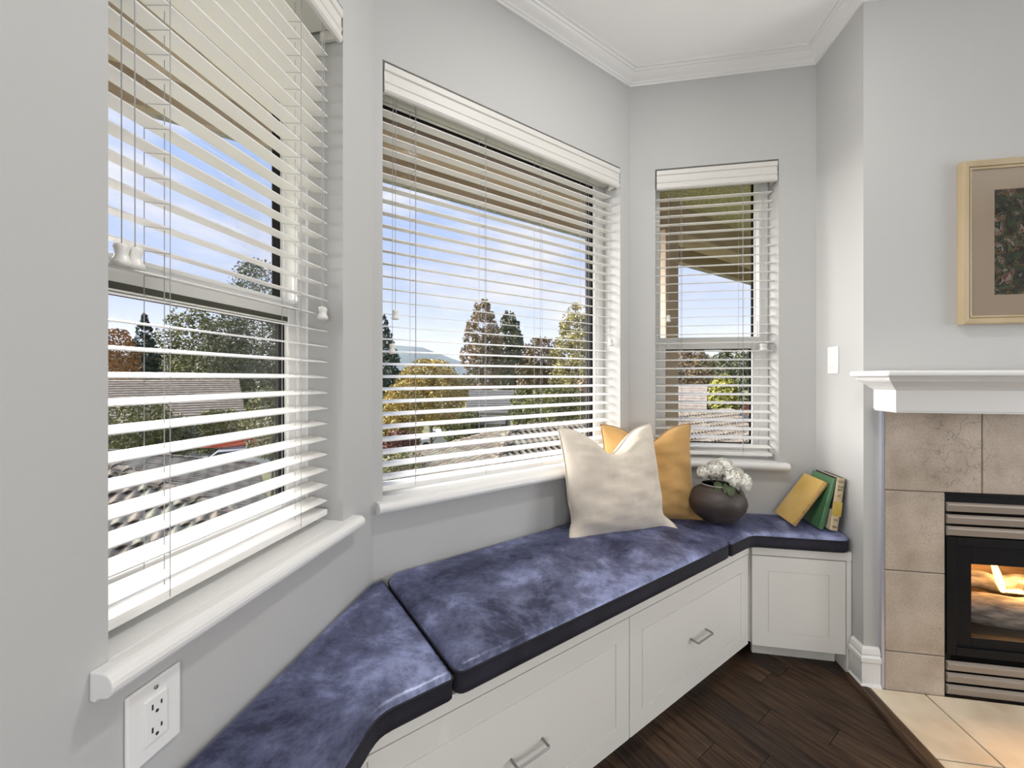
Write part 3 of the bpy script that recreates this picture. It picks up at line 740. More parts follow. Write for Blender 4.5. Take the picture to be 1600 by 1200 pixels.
# ------------------------------------------------------------------ pillows
def pillow(label, loc, rz, lean, W, H, TH, m, me_, chop, seed, roll=0):
    t = thing('throw_pillow', label, 'pillow', loc, 0, None, rot=(-lean, roll, rz))
    n = 34
    def surf(u, v, side):
        ax = 1 - .085 * (1 - v * v) - .01 * v; az = 1 - .075 * (1 - u * u)
        x = W / 2 * u * ax; z = H / 2 * v * az
        th = max(0, (1 - u ** 2) * (1 - v ** 2)) ** .48
        bott = 1 + .28 * max(0, -v) * (1 - abs(v))
        dent = math.exp(-(u / .42) ** 2) * max(0, v) ** 1.6
        z -= chop * dent
        th *= (1 - .50 * math.exp(-(u / .20) ** 2) * max(0, v - .15) / .85) * bott
        th *= .92 + .22 * math.exp(-((abs(u) - .55) / .3) ** 2) * max(0, v)
        y = side * TH / 2 * th * (1.0 + .12 * max(0, -v) * (1 - u * u))
        if abs(u) < 1 and abs(v) < 1:
            k = min(1, 4 * (1 - abs(u)), 4 * (1 - abs(v)))
            y += side * k * (noise.noise((u * 2.3, v * 2.3, seed + side)) * .012 + noise.noise((u * 2 + v * 5, v * 6, seed + side * 3)) * .012 + noise.noise((u * 3 + v * 5, v * 9, seed)) * .007 + noise.noise((u * 6 - v * 5, v * 15, seed)) * .0035)
        # lower corners flatten out on the seat
        e_ = abs(u) ** 5
        x *= 1 - .07 * math.exp(-((v + .62) / .22) ** 2) * e_ + .055 * math.exp(-((v + .98) / .12) ** 2) * e_
        ear = max(0, -v - .70) / .30
        y += -.060 * ear * ear * abs(u) ** 6
        z += .030 * ear * (1 - ear) * e_ * 4 * .5
        return (x, y, z + H / 2 * .925)
    bm = bmesh.new(); grid = {}
    for side in (1, -1):
        for i in range(n + 1):
            for j in range(n + 1):
                u = math.sin((2 * i / n - 1) * PI / 2); v = math.sin((2 * j / n - 1) * PI / 2)
                edge = i in (0, n) or j in (0, n)
                key = (i, j, 0 if edge else side)
                if key not in grid: grid[key] = bm.verts.new(surf(u, v, 0 if edge else side))
    K = lambda i, j, s: grid[(i, j, 0 if (i in (0, n) or j in (0, n)) else s)]
    for side in (1, -1):
        for i in range(n):
            for j in range(n):
                q = (K(i, j, side), K(i + 1, j, side), K(i + 1, j + 1, side), K(i, j + 1, side))
                bm.faces.new(q if side < 0 else q[::-1])
    bmesh.ops.recalc_face_normals(bm, faces=bm.faces)
    me = bpy.data.meshes.new('cover'); bm.to_mesh(me); bm.free()
    obj('cover', me, m, t, smooth=True)
    path = []
    N_ = 24
    for k in range(N_): path.append(surf(-1 + 2 * k / N_, -1, 0))
    for k in range(N_): path.append(surf(1, -1 + 2 * k / N_, 0))
    for k in range(N_): path.append(surf(1 - 2 * k / N_, 1, 0))
    for k in range(N_): path.append(surf(-1, 1 - 2 * k / N_, 0))
    obj('piping', MB().tube(path, .0045, 6, closed=True), me_, t, smooth=True)
    return t
pillow('cream linen throw pillow with dented top, standing on the long cushion', (.150, 1.665, .552), R(27), R(14), .455, .45, .24, 'linen', 'linenedge', .105, 3)
pillow('mustard yellow throw pillow leaning in the bay corner behind the cream one', (.305, 1.872, .545), R(14), R(8), .43, .44, .20, 'mustard', 'mustardedge', .075, 11)

# ------------------------------------------------------------------ vase and peonies
VX, VY, VZ = .580, 1.868, .557
t = thing('vase', 'round dark brown pottery vase holding white peonies', 'vase', (VX, VY, VZ), 0)
pr = [(.0, .003), (.052, 0), (.060, .003), (.090, .026), (.110, .054), (.118, .082), (.113, .108), (.096, .130), (.076, .143), (.064, .148), (.062, .154), (.066, .160)]
inn = [(.062, .160), (.057, .154), (.060, .146), (.085, .128), (.100, .10), (.098, .06), (.06, .02), (0, .015)]
obj('body', MB().lathe(pr, 40, cap=False), 'vase', t, smooth=True)
obj('inside', MB().lathe(inn, 40, cap=False), 'firemetal', t, smooth=True)
obj('rim', MB().tube([(.064 * math.cos(a * PI / 16), .064 * math.sin(a * PI / 16), .160) for a in range(32)], .0028, 8, closed=True), 'vaserim', t, smooth=True)

def petal_mesh(name, w, h, cup, m, seed):
    b = MB(); n = 6; k = 5
    for j in range(k + 1):
        v = j / k
        for i in range(n + 1):
            u = 2 * i / n - 1
            wd = w * (.28 + .95 * math.sin(PI * min(1, v * .62 + .06))) * (1 - .25 * v ** 6)
            a = v * cup
            x = wd * u * .5; r = h * (math.sin(a) / max(cup, .1)); z = h * (1 - math.cos(a)) / max(cup, .1)
            rr = r - .30 * w * u * u * v * .7
            ruff = noise.noise((u * 3, v * 3, seed)) * .12 * w * v
            b.v.append((x, rr * .9 + ruff * .5, z + ruff * .6 + (.05 * w * math.cos(u * 7 + seed) * v ** 3)))
    for j in range(k):
        for i in range(n): b.f.append((j * (n + 1) + i, j * (n + 1) + i + 1, (j + 1) * (n + 1) + i + 1, (j + 1) * (n + 1) + i))
    me = b.mesh(name); me.materials.append(M[m])
    for p in me.polygons: p.use_smooth = True
    return me
PET = [petal_mesh('petal', .040, .044, 1.75, 'petal', 1), petal_mesh('petal', .036, .040, 1.9, 'petal', 5), petal_mesh('petal', .028, .034, 2.1, 'petal', 9), petal_mesh('petal', .024, .030, 2.2, 'petalcream', 13)]
def leaf_shape():
    b = MB(); n = 6
    for j in range(n + 1):
        v = j / n; w = .015 * math.sin(PI * v ** .8) + .0006
        z = .010 * math.sin(PI * v)
        b.v += [(-w, .055 * v, z + .004), (0, .055 * v, z), (w, .055 * v, z + .004)]
    for j in range(n):
        o = j * 3; b.f += [(o, o + 1, o + 4, o + 3), (o + 1, o + 2, o + 5, o + 4)]
    me = b.mesh('leaf'); me.materials.append(M['leaf']); return me
LEAF = leaf_shape()
def peony(label, p, facing, size, cream, seed, stem_to, leaves):
    rnd = random.Random(seed)
    q = Vector(facing).to_track_quat('Z', 'Y')
    t = thing('peony', label, 'flower', p, 0, 'white peonies in the brown vase')
    for ring_, (cnt, k, sc, lift) in enumerate(((7, 0, 1.0, 0.0), (6, 1, .92, .004), (5, 2, .95, .006), (4, 3 if cream else 2, .85, .008))):
        for i in range(cnt):
            a = 2 * PI * (i + .5 * ring_ + rnd.uniform(-.12, .12)) / cnt
            o = bpy.data.objects.new('petal', PET[k]); C.objects.link(o); o.parent = t
            tilt = R([-6, 14, 30, 46][ring_]) + rnd.uniform(-.12, .12)
            mrot = q.to_matrix() @ Matrix.Rotation(a, 3, 'Z') @ Matrix.Rotation(tilt, 3, 'X')
            o.rotation_euler = mrot.to_euler(); o.scale = (size * sc,) * 3
            o.location = q @ Vector((0, 0, lift * size - .018 * size))
    core = MB().lathe([(.002, -.016), (.010, -.012), (.0145, -.003), (.0125, .006), (.007, .011), (.002, .013)], 12)
    core.v = [tuple(q @ (Vector(v) * size)) for v in core.v]
    obj('bud_core', core, 'petalcream' if cream else 'petal', t, smooth=True)
    e = Vector(stem_to) - Vector(p); s0 = q @ Vector((0, 0, -.016 * size))
    mid_ = (s0 + e) / 2 + (q @ Vector((0, 0, -.02)))
    obj('stem', MB().tube([s0, s0.lerp(mid_, .5) + (q @ Vector((0, 0, -.006))), mid_, e], .0022, 6), 'leaf', t, smooth=True)
    for lp, lr in leaves:
        o = bpy.data.objects.new('leaf', LEAF); C.objects.link(o); o.parent = t; o.location = Vector(lp) - Vector(p); o.rotation_euler = lr
inside = (VX + .015, VY + .005, VZ + .10)
def at(px, py, y):   # a point of the room at depth y, from its bearing
    v = Vector((-math.sin(YAW), math.cos(YAW), 0)) + Vector((math.cos(YAW), math.sin(YAW), 0)) * ((px - 800) / 622) + Vector((0, 0, (590 - py) / 622))
    return Vector((0, 0, CAMZ)) + v * (y / v.y)
peony('cream centred white peony, fullest bloom, leaning over the vase front rim', (.632, 1.812, .762), (.22, -.80, .42), 1.55, True, 5, inside, [((.590, 1.815, .735), (R(-70), 0, R(190))), ((.612, 1.800, .728), (R(-62), 0, R(165)))])
peony('white peony at the far right, drooping outside the vase', (.682, 1.835, .735), (.72, -.60, .05), 1.35, False, 8, inside, [((VX + .075, VY - .04, VZ + .150), (R(-85), 0, R(215)))])
peony('white peony at the top of the bunch, facing the ceiling', (.612, 1.872, .800), (.05, -.35, .9), 1.35, False, 12, inside, [])
peony('white peony left of centre, above the open vase mouth', (.566, 1.845, .788), (-.25, -.75, .55), 1.35, False, 17, inside, [((.570, 1.835, .735), (R(-50), 0, R(170)))])
peony('small white peony farthest left in the bunch', (.522, 1.858, .770), (-.70, -.45, .45), 1.05, False, 21, inside, [])

# ------------------------------------------------------------------ books (spines towards the room, leaning to the right)
def book(label, loc, lean, th, h, d, cover, spine, name='book', jacket=False):
    """origin at the lower right spine corner; x to the left is the thickness, y back, z up"""
    t = thing(name, label, 'book', loc, 0, None, rot=(0, lean, 0))
    c = .0025
    obj('page_block', MB().box(-th + c, -c, .006, d - .004, .003, h - .003), 'pages', t)
    obj('cover_board', MB().box(-th, -th + c, .002, d, 0, h), cover, t, bevel=.0006, seg=1)
    obj('cover_board', MB().box(-c, 0, .002, d, 0, h), cover if not jacket else 'jacketdark', t, bevel=.0006, seg=1)
    sp = [(-th, .004), (-th + .003, .0005), (-th * .75, -.0022), (-th / 2, -.003), (-th * .25, -.0022), (-.003, .0005), (0, .004), (0, .007), (-th, .007)]
    s = obj('spine', MB().prism(sp, 0, h), spine, t)
    return t, s
b3, sp3 = book('old book with THE SPY on its cream and yellow spine, against the chimney wall', (1.024, 1.822, .556), R(7.5), .034, .215, .145, 'jacketdark', 'jacket', jacket=True)
obj('spine_band', MB().box(-.033, -.001, -.0036, -.001, .060, .118), 'jacketyellow', sp3)
obj('jacket_panel', MB().box(-.0349, -.0338, .002, .130, .002, .085), 'pages', b3)
def text_mesh(txt, size, name):
    cu = bpy.data.curves.new('lettering', 'FONT'); cu.body = txt; cu.size = size; cu.align_x = 'CENTER'; cu.extrude = .0002
    o = bpy.data.objects.new('lettering', cu); C.objects.link(o)
    me = bpy.data.meshes.new_from_object(o.evaluated_get(bpy.context.evaluated_depsgraph_get()))
    bpy.data.objects.remove(o); me.name = name; me.materials.clear(); me.materials.append(M['ink']); return me
for txt, z, s in (('THE', .176, .0125), ('SPY', .163, .0125)):
    o = obj('spine_title', text_mesh(txt, s, 'spine_title'), None, sp3, loc=(-.017, -.0034, z), rot=(R(90), 0, 0))
orn = MB()
for dz, w in ((.204, .012), (.199, .012), (.1965, .009)): orn.box(-.017 - w, -.017 + w, -.0034, -.003, dz, dz + .0012)
for k in range(7):
    a = k * 1.1; orn.box(-.017 + .004 * math.cos(a) - .0016, -.017 + .004 * math.cos(a) + .0016, -.0036, -.003, .138 + .0016 * k, .1394 + .0016 * k)
for dz, w in ((.045, .008), (.040, .006), (.016, .009), (.013, .006)): orn.box(-.017 - w, -.017 + w, -.0036, -.003, dz, dz + .002)
obj('spine_ornament', orn, 'ink', sp3)
book('green cloth book leaning between the yellow book and the cream one', (.974, 1.828, .556), R(14), .018, .216, .145, 'greenbook', 'greenbook')
book('yellow hardcover book with worn tan spine, tilted furthest over', (.8795, 1.846, .556), R(34), .016, .222, .158, 'yellowbook', 'yellowspine')

# ------------------------------------------------------------------ outside: eave over the bay
M['soffit'] = mat('olive_perforated_soffit', (.34, .32, .19), .6, color2=(.50, .47, .30), vscale=55, detail=1, lo=.45, hi=.55)
M['timber'] = mat('brown_painted_timber', (.34, .26, .195), .65, color2=(.42, .33, .255), vscale=5, stretch=(.4, 3, 3))
M['gutter'] = mat('grey_gutter_metal', (.20, .20, .195), .6, color2=(.36, .36, .34), vscale=40)
M['shingle'] = mat('roof_covering', (.12, .11, .10), .9)
ev = thing('roof_eave', 'deep roof eave over the bay with olive soffit, brown beam and grey gutter', 'eave', (ML.x, ML.y, 2.15), R(45))
def midl(x, y): d = Vector((x, y)) - ML; return (d.x * S2 + d.y * S2, -d.x * S2 + d.y * S2)
E0, E1 = -5.0, 7.5
soff = [midl(XL - T - .002, -2.6), midl(XL - T - .002, ML.y + MI), midl(MR.x - MI, YR + T + .002), midl(5.2, YR + T + .002), (E1, .60), (E1, .74), (E0, .74)]
obj('soffit_panel', MB().prism(soff, .18, .20), 'soffit', ev)
sj = MB()
for i in range(60):
    s = E0 + .2 * i + .1
    sj.box(s, s + .004, .45, .735, .177, .181)
obj('soffit_seam', sj, 'timber', ev)
obj('beam', MB().box(E0, E1, .25, .42, 0, .18), 'timber', ev, bevel=.005)
obj('roof_deck', MB().prism([(x, y) for x, y in soff], .21, .26), 'shingle', ev)
obj('fascia', MB().box(E0, E1, .73, .76, .045, .26), 'timber', ev)
gu = [(.76, .17), (.76, .06), (.775, .055), (.83, .06), (.845, .085), (.845, .11), (.855, .125), (.855, .17), (.848, .17), (.848, .128), (.770, .068), (.770, .17)]
obj('gutter', MB().sweep(gu, E0, E1), 'gutter', ev)
post = tag(obj('eave_post', MB().box(-.07, .07, -.07, .07, -4.6, 0), 'timber', bevel=.006, loc=(*mid(LM + .755, .325), 2.149), rot=(0, 0, R(45))), 'square brown timber post seen through the right window', 'post')

# ------------------------------------------------------------------ outside: ground, hills, roofs, houses, trees
GZ = -4.6
FWv = Vector((-math.sin(YAW), math.cos(YAW))); RTv = Vector((math.cos(YAW), math.sin(YAW)))
def out(px, d):      # ground position of a thing lying d metres ahead along the view, from its bearing in the photograph
    v = FWv * d + RTv * (d * (px - 800) / 622); return v.x, v.y
def hz(py, d): return CAMZ + (590 - py) / 622 * d
M['grass'] = mat('autumn_grass', (.14, .16, .06), .95, color2=(.28, .25, .12), vscale=.35, detail=8)
M['hill'] = mat('forest_hillside', (.022, .045, .040), .95, color2=(.045, .075, .055), vscale=.03, detail=9)
tag(obj('ground', MB().box(-1600, 1600, -60, 1900, GZ - .5, GZ), 'grass'), 'grassy valley ground below the house', 'ground')['kind'] = 'structure'
def hill(px0, px1, d, prof, label):
    b = MB(); n = 60
    for k in range(n + 1):
        px = px0 + (px1 - px0) * k / n
        top = prof(px) 
        for q, (dd, f) in enumerate(((d, 0), (d * 1.08, .55), (d * 1.2, 1), (d * 1.5, .6), (d * 1.8, 0))):
            x, y = out(px, dd); h = (hz(top, d * 1.2) - GZ) * f
            b.v.append((x, y, GZ + h + noise.noise((x * .01, y * .01, 2)) * 5 * f))
    for k in range(n):
        for q in range(4): b.f.append((k * 5 + q, (k + 1) * 5 + q, (k + 1) * 5 + q + 1, k * 5 + q + 1))
    return tag(obj('hill', b, 'hill', smooth=True), label, 'hill')
hill(100, 1500, 700, lambda px: 536 + max(0, px - 655) * .48 * (1 if px < 780 else 0) + (60 if px >= 780 else 0) - 6 * math.sin(px / 37) + (14 if px < 560 else 0), 'long blue green forested ridge on the horizon')

M['rooftile'] = mat('weathered_clay_tile', (.155, .125, .092), .9, color2=(.33, .275, .205), vscale=7, detail=6, bump=.4, bscale=40, coord='Object')
M['rooftile2'] = mat('darker_clay_tile', (.12, .095, .07), .9, color2=(.26, .215, .16), vscale=7, detail=6, bump=.4, bscale=40)
M['rooftile3'] = mat('lichened_tile', (.16, .15, .10), .9, color2=(.32, .295, .22), vscale=7, detail=6, bump=.4, bscale=40)
TW, TL = .25, .36
def tile_mesh(m):
    b = MB(); n = 8
    for y, lift in ((0, .042), (TL + .05, 0)):
        for i in range(n + 1):
            u = i / n; z = .060 * (.5 - .5 * math.cos(2 * PI * u))
            b.v.append((u * TW, y, z + lift))
    for i in range(n): b.f.append((i, i + 1, n + 2 + i, n + 1 + i))
    # butt end
    o = len(b.v)
    for i in range(n + 1): x, y, z = b.v[i]; b.v.append((x, y + .004, z - .040))
    for i in range(n): b.f.append((o + i, o + i + 1, i + 1, i))
    me = b.mesh('roof_tile'); me.materials.append(M[m])
    for p in me.polygons: p.use_smooth = False
    return me
TM = [tile_mesh('rooftile'), tile_mesh('rooftile2'), tile_mesh('rooftile3')]
def hip_roof(name, label, N_ridge, s_apex, sgn, zr, k, half, length, wallh):
    """hip roof whose ridge runs along the middle wall's direction; sgn=+1: body extends to +s from the apex. Local x=s, y=n."""
    t = thing(name, label, 'house', (0, 0, zr), R(45))
    # frame: world = s*(S2,S2)+n*(-S2,S2) which is a 45 degree turn about the origin
    sl = math.atan(k); cs = math.cos(sl); L_ = half / cs
    cand = []
    def front_tiles():      # slope facing -n ; x runs along +s, y up the slope
        rows = int(L_ / TL) + 1
        for r in range(rows):
            y = r * TL; nn = N_ridge - half + y * cs; zz = -k * (N_ridge - nn)
            d = (N_ridge - nn)      # distance from ridge
            lim = s_apex - sgn * d  # hip edge
            m_ = int(length / TW)
            for i in range(m_):
                s = (lim + i * TW) if sgn > 0 else (lim - (i + 1) * TW)
                cand.append(((s, nn, zz), (sl, 0, 0)))
    def end_tiles():        # hip end facing -sgn*s
        rows = int(L_ / TL) + 1
        for r in range(rows):
            y = r * TL; dd = half - y * cs       # distance outward from apex
            s = s_apex - sgn * dd; zz = -k * dd
            m_ = int(2 * dd / TW)
            for i in range(m_):
                nn = N_ridge - dd + i * TW
                if sgn > 0: cand.append(((s, nn + TW, zz), ('end+',)))
                else: cand.append(((s, nn, zz), ('end-',)))
    front_tiles(); end_tiles()
    # nearest 300 to the window are tiles of their own
    def world(c): s, n_, z = c; return Vector((s * S2 - n_ * S2, s * S2 + n_ * S2, z + zr))
    camp = Vector((0, 0, CAMZ))
    def key(c):
        w = world(c[0]); v = Vector((w.x, w.y)); d = v.dot(FWv); px = 800 + 622 * v.dot(RTv) / max(d, .1); py = 590 - 622 * (w.z - CAMZ) / max(d, .1)
        seen = d > 0 and ((160 < px < 450 and 690 < py < 885) or (595 < px < 935 and 640 < py < 770) or (1030 < px < 1185 and 640 < py < 715))
        return (0 if seen else 1, (w - camp).length)
    cand.sort(key=key)
    rest = MB(); rnd = random.Random(3)
    for idx, (p, rr) in enumerate(cand):
        if rr[0] == 'end+': mtx = Matrix.Rotation(R(-90), 3, 'Z') @ Matrix.Rotation(sl, 3, 'X')
        elif rr[0] == 'end-': mtx = Matrix.Rotation(R(90), 3, 'Z') @ Matrix.Rotation(sl, 3, 'X')
        else: mtx = Matrix.Rotation(sl, 3, 'X')
        jz = rnd.uniform(-.006, .006)
        if idx < 300:
            o = bpy.data.objects.new('roof_tile', rnd.choice(TM)); C.objects.link(o); o.parent = t
            o.location = (p[0], p[1], p[2] + jz + .02); o.rotation_euler = (mtx @ Matrix.Rotation(rnd.uniform(-.02, .02), 3, 'Z')).to_euler()
        elif idx < 3500:
            me = TM[0]; o_ = len(rest.v)
            for v in me.vertices: q = mtx @ v.co; rest.v.append((q.x + p[0], q.y + p[1], q.z + p[2] + .02 + jz))
            for f in me.polygons: rest.f.append(tuple(o_ + i for i in f.vertices))
    if rest.v:
        o = obj('far_roof_tiles', rest, 'rooftile', t); o['kind'] = 'stuff'
    # roof slab under the tiles
    far = s_apex + sgn * length; e = s_apex - sgn * half
    b = MB(); zb = -k * half
    P = [(e, N_ridge - half, zb), (far, N_ridge - half, zb), (far, N_ridge + half, zb), (e, N_ridge + half, zb), (s_apex, N_ridge, 0), (far, N_ridge, 0)]
    b.add(P, [(0, 1, 5, 4), (0, 4, 3), (3, 4, 5, 2), (1, 2, 5), (0, 3, 2, 1)])
    obj('roof_slab', b, 'shingle', t)
    # hip and ridge caps: rounded tiles end to end
    def caps(p0, p1):
        p0, p1 = Vector(p0), Vector(p1); L = (p1 - p0).length; nn = int(L / .34); dirv = (p1 - p0).normalized()
        for i in range(nn):
            if i > 26: break
            a = p0 + dirv * (i * .34); c = a + dirv * .38
            bb = MB().tube([a + Vector((0, 0, .045)), c + Vector((0, 0, .030))], [.125, .105], 8)
            obj('ridge_cap', bb, 'rooftile2', t)
    caps((e, N_ridge - half, zb), (s_apex, N_ridge, 0)); caps((e, N_ridge + half, zb), (s_apex, N_ridge, 0)); caps((s_apex, N_ridge, 0), (far, N_ridge, 0))
    a0, a1 = sorted((e + sgn * .5, far))
    obj('wall', MB().box(a0, a1, N_ridge - half + .5, N_ridge + half - .5, GZ - zr, zb - .02), 'stucco', t)
    g_ = MB().box(min(e, far), max(e, far), N_ridge - half - .1, N_ridge - half, zb - .12, zb)
    obj('gutter', g_, 'gutter', t)
    return t
M['stucco'] = mat('pale_stucco', (.42, .40, .36), .9)
hip_roof('neighbouring_house', 'clay tiled hip roofed house right below the left window', 14.0, -3.25, -1, -.60, .40, 4.0, 9.0, 2)
hip_roof('neighbouring_house', 'clay tiled hip roofed house below the picture window', 10.98, 7.69, 1, -.57, .40, 4.0, 15.0, 2)

M['pane_dark'] = mat('dark_window_pane', (.03, .035, .04), .15)
M['whitewall'] = mat('white_siding', (.40, .40, .39), .8)
M['brownroof'] = mat('brown_tile_roof', (.24, .185, .13), .9, color2=(.42, .34, .25), vscale=3, stretch=(1, 1, 8), bump=.3)
M['greyroof'] = mat('grey_tile_roof', (.11, .105, .095), .9, color2=(.17, .16, .145), vscale=3, stretch=(1, 1, 8), bump=.3)
M['pinkroof'] = mat('faded_tile_roof', (.22, .185, .155), .9, color2=(.30, .255, .22), vscale=3, bump=.3)
def house(label, px, d, wd, dp, zr, ze, roofm, wallm, rot, courses=14, sign=False):
    x, y = out(px, d)
    t = thing('distant_house', label, 'house', (x, y, GZ), rot)
    zr -= GZ; ze -= GZ
    obj('wall', MB().box(-wd / 2 + .4, wd / 2 - .4, -dp / 2 + .4, dp / 2 - .4, 0, ze), wallm, t)
    b = MB()
    for i in range(courses):       # stepped courses of tile on both slopes
        u0, u1 = i / courses, (i + 1) / courses
        for sg in (-1, 1):
            ya, yb = sg * dp / 2 * (1 - u0), sg * dp / 2 * (1 - u1); za, zb = ze + (zr - ze) * u0, ze + (zr - ze) * u1
            b.hexa([(-wd / 2, ya, za), (wd / 2, ya, za), (wd / 2, yb, zb), (-wd / 2, yb, zb)], [(-wd / 2, ya, za + .09), (wd / 2, ya, za + .09), (wd / 2, yb, zb + .03), (-wd / 2, yb, zb + .03)])
    obj('roof', b, roofm, t)
    gb = MB(); gb.add([(-wd / 2 + .4, -dp / 2 + .4, ze), (-wd / 2 + .4, dp / 2 - .4, ze), (-wd / 2 + .4, 0, zr - .1), (wd / 2 - .4, -dp / 2 + .4, ze), (wd / 2 - .4, dp / 2 - .4, ze), (wd / 2 - .4, 0, zr - .1)], [(0, 1, 2), (3, 5, 4), (0, 3, 4, 1)])
    obj('gable', gb, wallm, t)
    for k in range(3):
        wx = -wd / 2 + wd * (k + .7) / 3.6
        f = obj('window', MB().box(wx - .6, wx + .6, -dp / 2 + .34, -dp / 2 + .42, ze - 1.7, ze - .5), 'whitewall', t)
        obj('pane', MB().box(wx - .52, wx + .52, -dp / 2 + .31, -dp / 2 + .35, ze - 1.62, ze - .58), 'pane_dark', f)
    return t
house('brown tile roofed house beyond the shrubs, seen through the left window', 205, 29, 13, 9, hz(594, 29), hz(655, 29), 'brownroof', 'stucco', R(50), 18)
house('grey roofed house between golden tree and green tree, seen through the picture window', 768, 40, 4.6, 6, hz(610, 40), hz(642, 40), 'greyroof', 'stucco', R(10), 10)
house('low grey roofed garage below the grey house', 766, 31, 2.4, 3, hz(650, 31), hz(660, 31), 'greyroof', 'whitewall', R(10), 6)
house('white walled house with faded roof beside the post, seen through the right window', 1072, 33, 3.2, 5, hz(604, 33), hz(640, 33), 'pinkroof', 'whitewall', R(-18), 10)

# vehicles
M['carwhite'] = mat('white_car_paint', (.70, .71, .73), .25)
M['tyre'] = mat('black_rubber', (.02, .02, .02), .8)
M['canoe'] = mat('orange_red_fibreglass', (.55, .08, .03), .4)
def car(label, px, d, rot):
    x, y = out(px, d); t = thing('car', label, 'car', (x, y, GZ), rot)
    side = [(-2.2, .35), (-2.2, .75), (-1.9, .88), (-1.0, .95), (-.45, 1.42), (1.0, 1.45), (1.75, .98), (2.15, .92), (2.25, .6), (2.25, .35)]
    b = MB(); n = len(side)
    b.add([(u, -.85, z) for u, z in side] + [(u, .85, z) for u, z in side], [tuple(range(n)), tuple(range(2 * n - 1, n - 1, -1))] + [((i + 1) % n, i, n + i, n + (i + 1) % n) for i in range(n)])
    obj('body', b, 'carwhite', t, bevel=.06)
    w = MB()
    for yy in (-.87, .85): w.add([(-.85, yy, .98), (-.4, yy, 1.34), (.95, yy, 1.36), (1.5, yy, 1.0), (-.85, yy + .02, .98), (-.4, yy + .02, 1.34), (.95, yy + .02, 1.36), (1.5, yy + .02, 1.0)], [(0, 1, 2, 3), (7, 6, 5, 4)])
    w.add([(-1.02, -.7, .97), (-.49, -.7, 1.40), (-.49, .7, 1.40), (-1.02, .7, .97)], [(0, 1, 2, 3)]); w.add([(1.72, -.7, 1.02), (1.05, -.7, 1.44), (1.05, .7, 1.44), (1.72, .7, 1.02)], [(0, 1, 2, 3)])
    w.v = [(a * 1.004, q, z + .004) for a, q, z in w.v]
    obj('car_window', w, 'pane_dark', t)
    for sx in (-1.4, 1.4):
        for sy in (-.80, .80):
            wb = MB().lathe([(.10, -.1), (.32, -.1), (.33, 0), (.32, .1), (.10, .1)], 16); wb.v = [(a + sx, c + sy, q + .33) for a, q, c in wb.v]
            obj('wheel', wb, 'tyre', t)
    return t
car('white car parked between the shrubs, seen through the picture window', 688, 33, R(35))
car('white car beyond the left tile roof, with a canoe on top', 356, 24.5, R(40))
x, y = out(350, 24.3)
b = MB(); pts = []; rs = []
for i in range(13): u = i / 12 * 2 - 1; pts.append((u * 2.7, 0, .10 * u * u)); rs.append(.02 + .27 * (1 - abs(u) ** 2.4))
b.tube(pts, rs, 10)
tag(obj('canoe', b, 'canoe', smooth=True, loc=(x, y, GZ + 1.80), rot=(0, 0, R(28))), 'long orange red canoe carried on the white car roof', 'canoe')

# trees
LM_ = {
 'orange': leaf_mat('orange_maple_leaves', [(0.124, 0.092, 0.048), (0.315, 0.175, 0.073), (0.483, 0.269, 0.108)]),
 'conifer': leaf_mat('blue_green_needles', [(0.025, 0.040, 0.030), (0.054, 0.078, 0.054), (0.099, 0.120, 0.083)]),
 'olive': leaf_mat('olive_yellow_leaves', [(0.059, 0.070, 0.026), (0.154, 0.160, 0.057), (0.304, 0.283, 0.111)]),
 'green': leaf_mat('grey_green_leaves', [(0.046, 0.057, 0.028), (0.130, 0.141, 0.076), (0.269, 0.269, 0.163)]),
 'gold': leaf_mat('golden_leaves', [(0.162, 0.130, 0.044), (0.396, 0.299, 0.085), (0.568, 0.418, 0.123)]),
 'rust': leaf_mat('rust_and_green_leaves', [(0.097, 0.093, 0.042), (0.251, 0.183, 0.103), (0.350, 0.257, 0.163)]),
 'red': leaf_mat('dark_red_leaves', [(0.085, 0.048, 0.036), (0.215, 0.098, 0.071), (0.305, 0.187, 0.123)]),
 'yellow': leaf_mat('pale_yellow_leaves', [(0.115, 0.109, 0.050), (0.316, 0.284, 0.123), (0.528, 0.452, 0.206)]),
 'lime': leaf_mat('lime_yellow_leaves', [(0.129, 0.140, 0.038), (0.343, 0.332, 0.085), (0.482, 0.461, 0.139)]),
}
M['bark'] = mat('grey_brown_bark', (.11, .095, .08), .95, color2=(.20, .18, .15), vscale=6, stretch=(1, 1, .3), bump=.5, bscale=20)
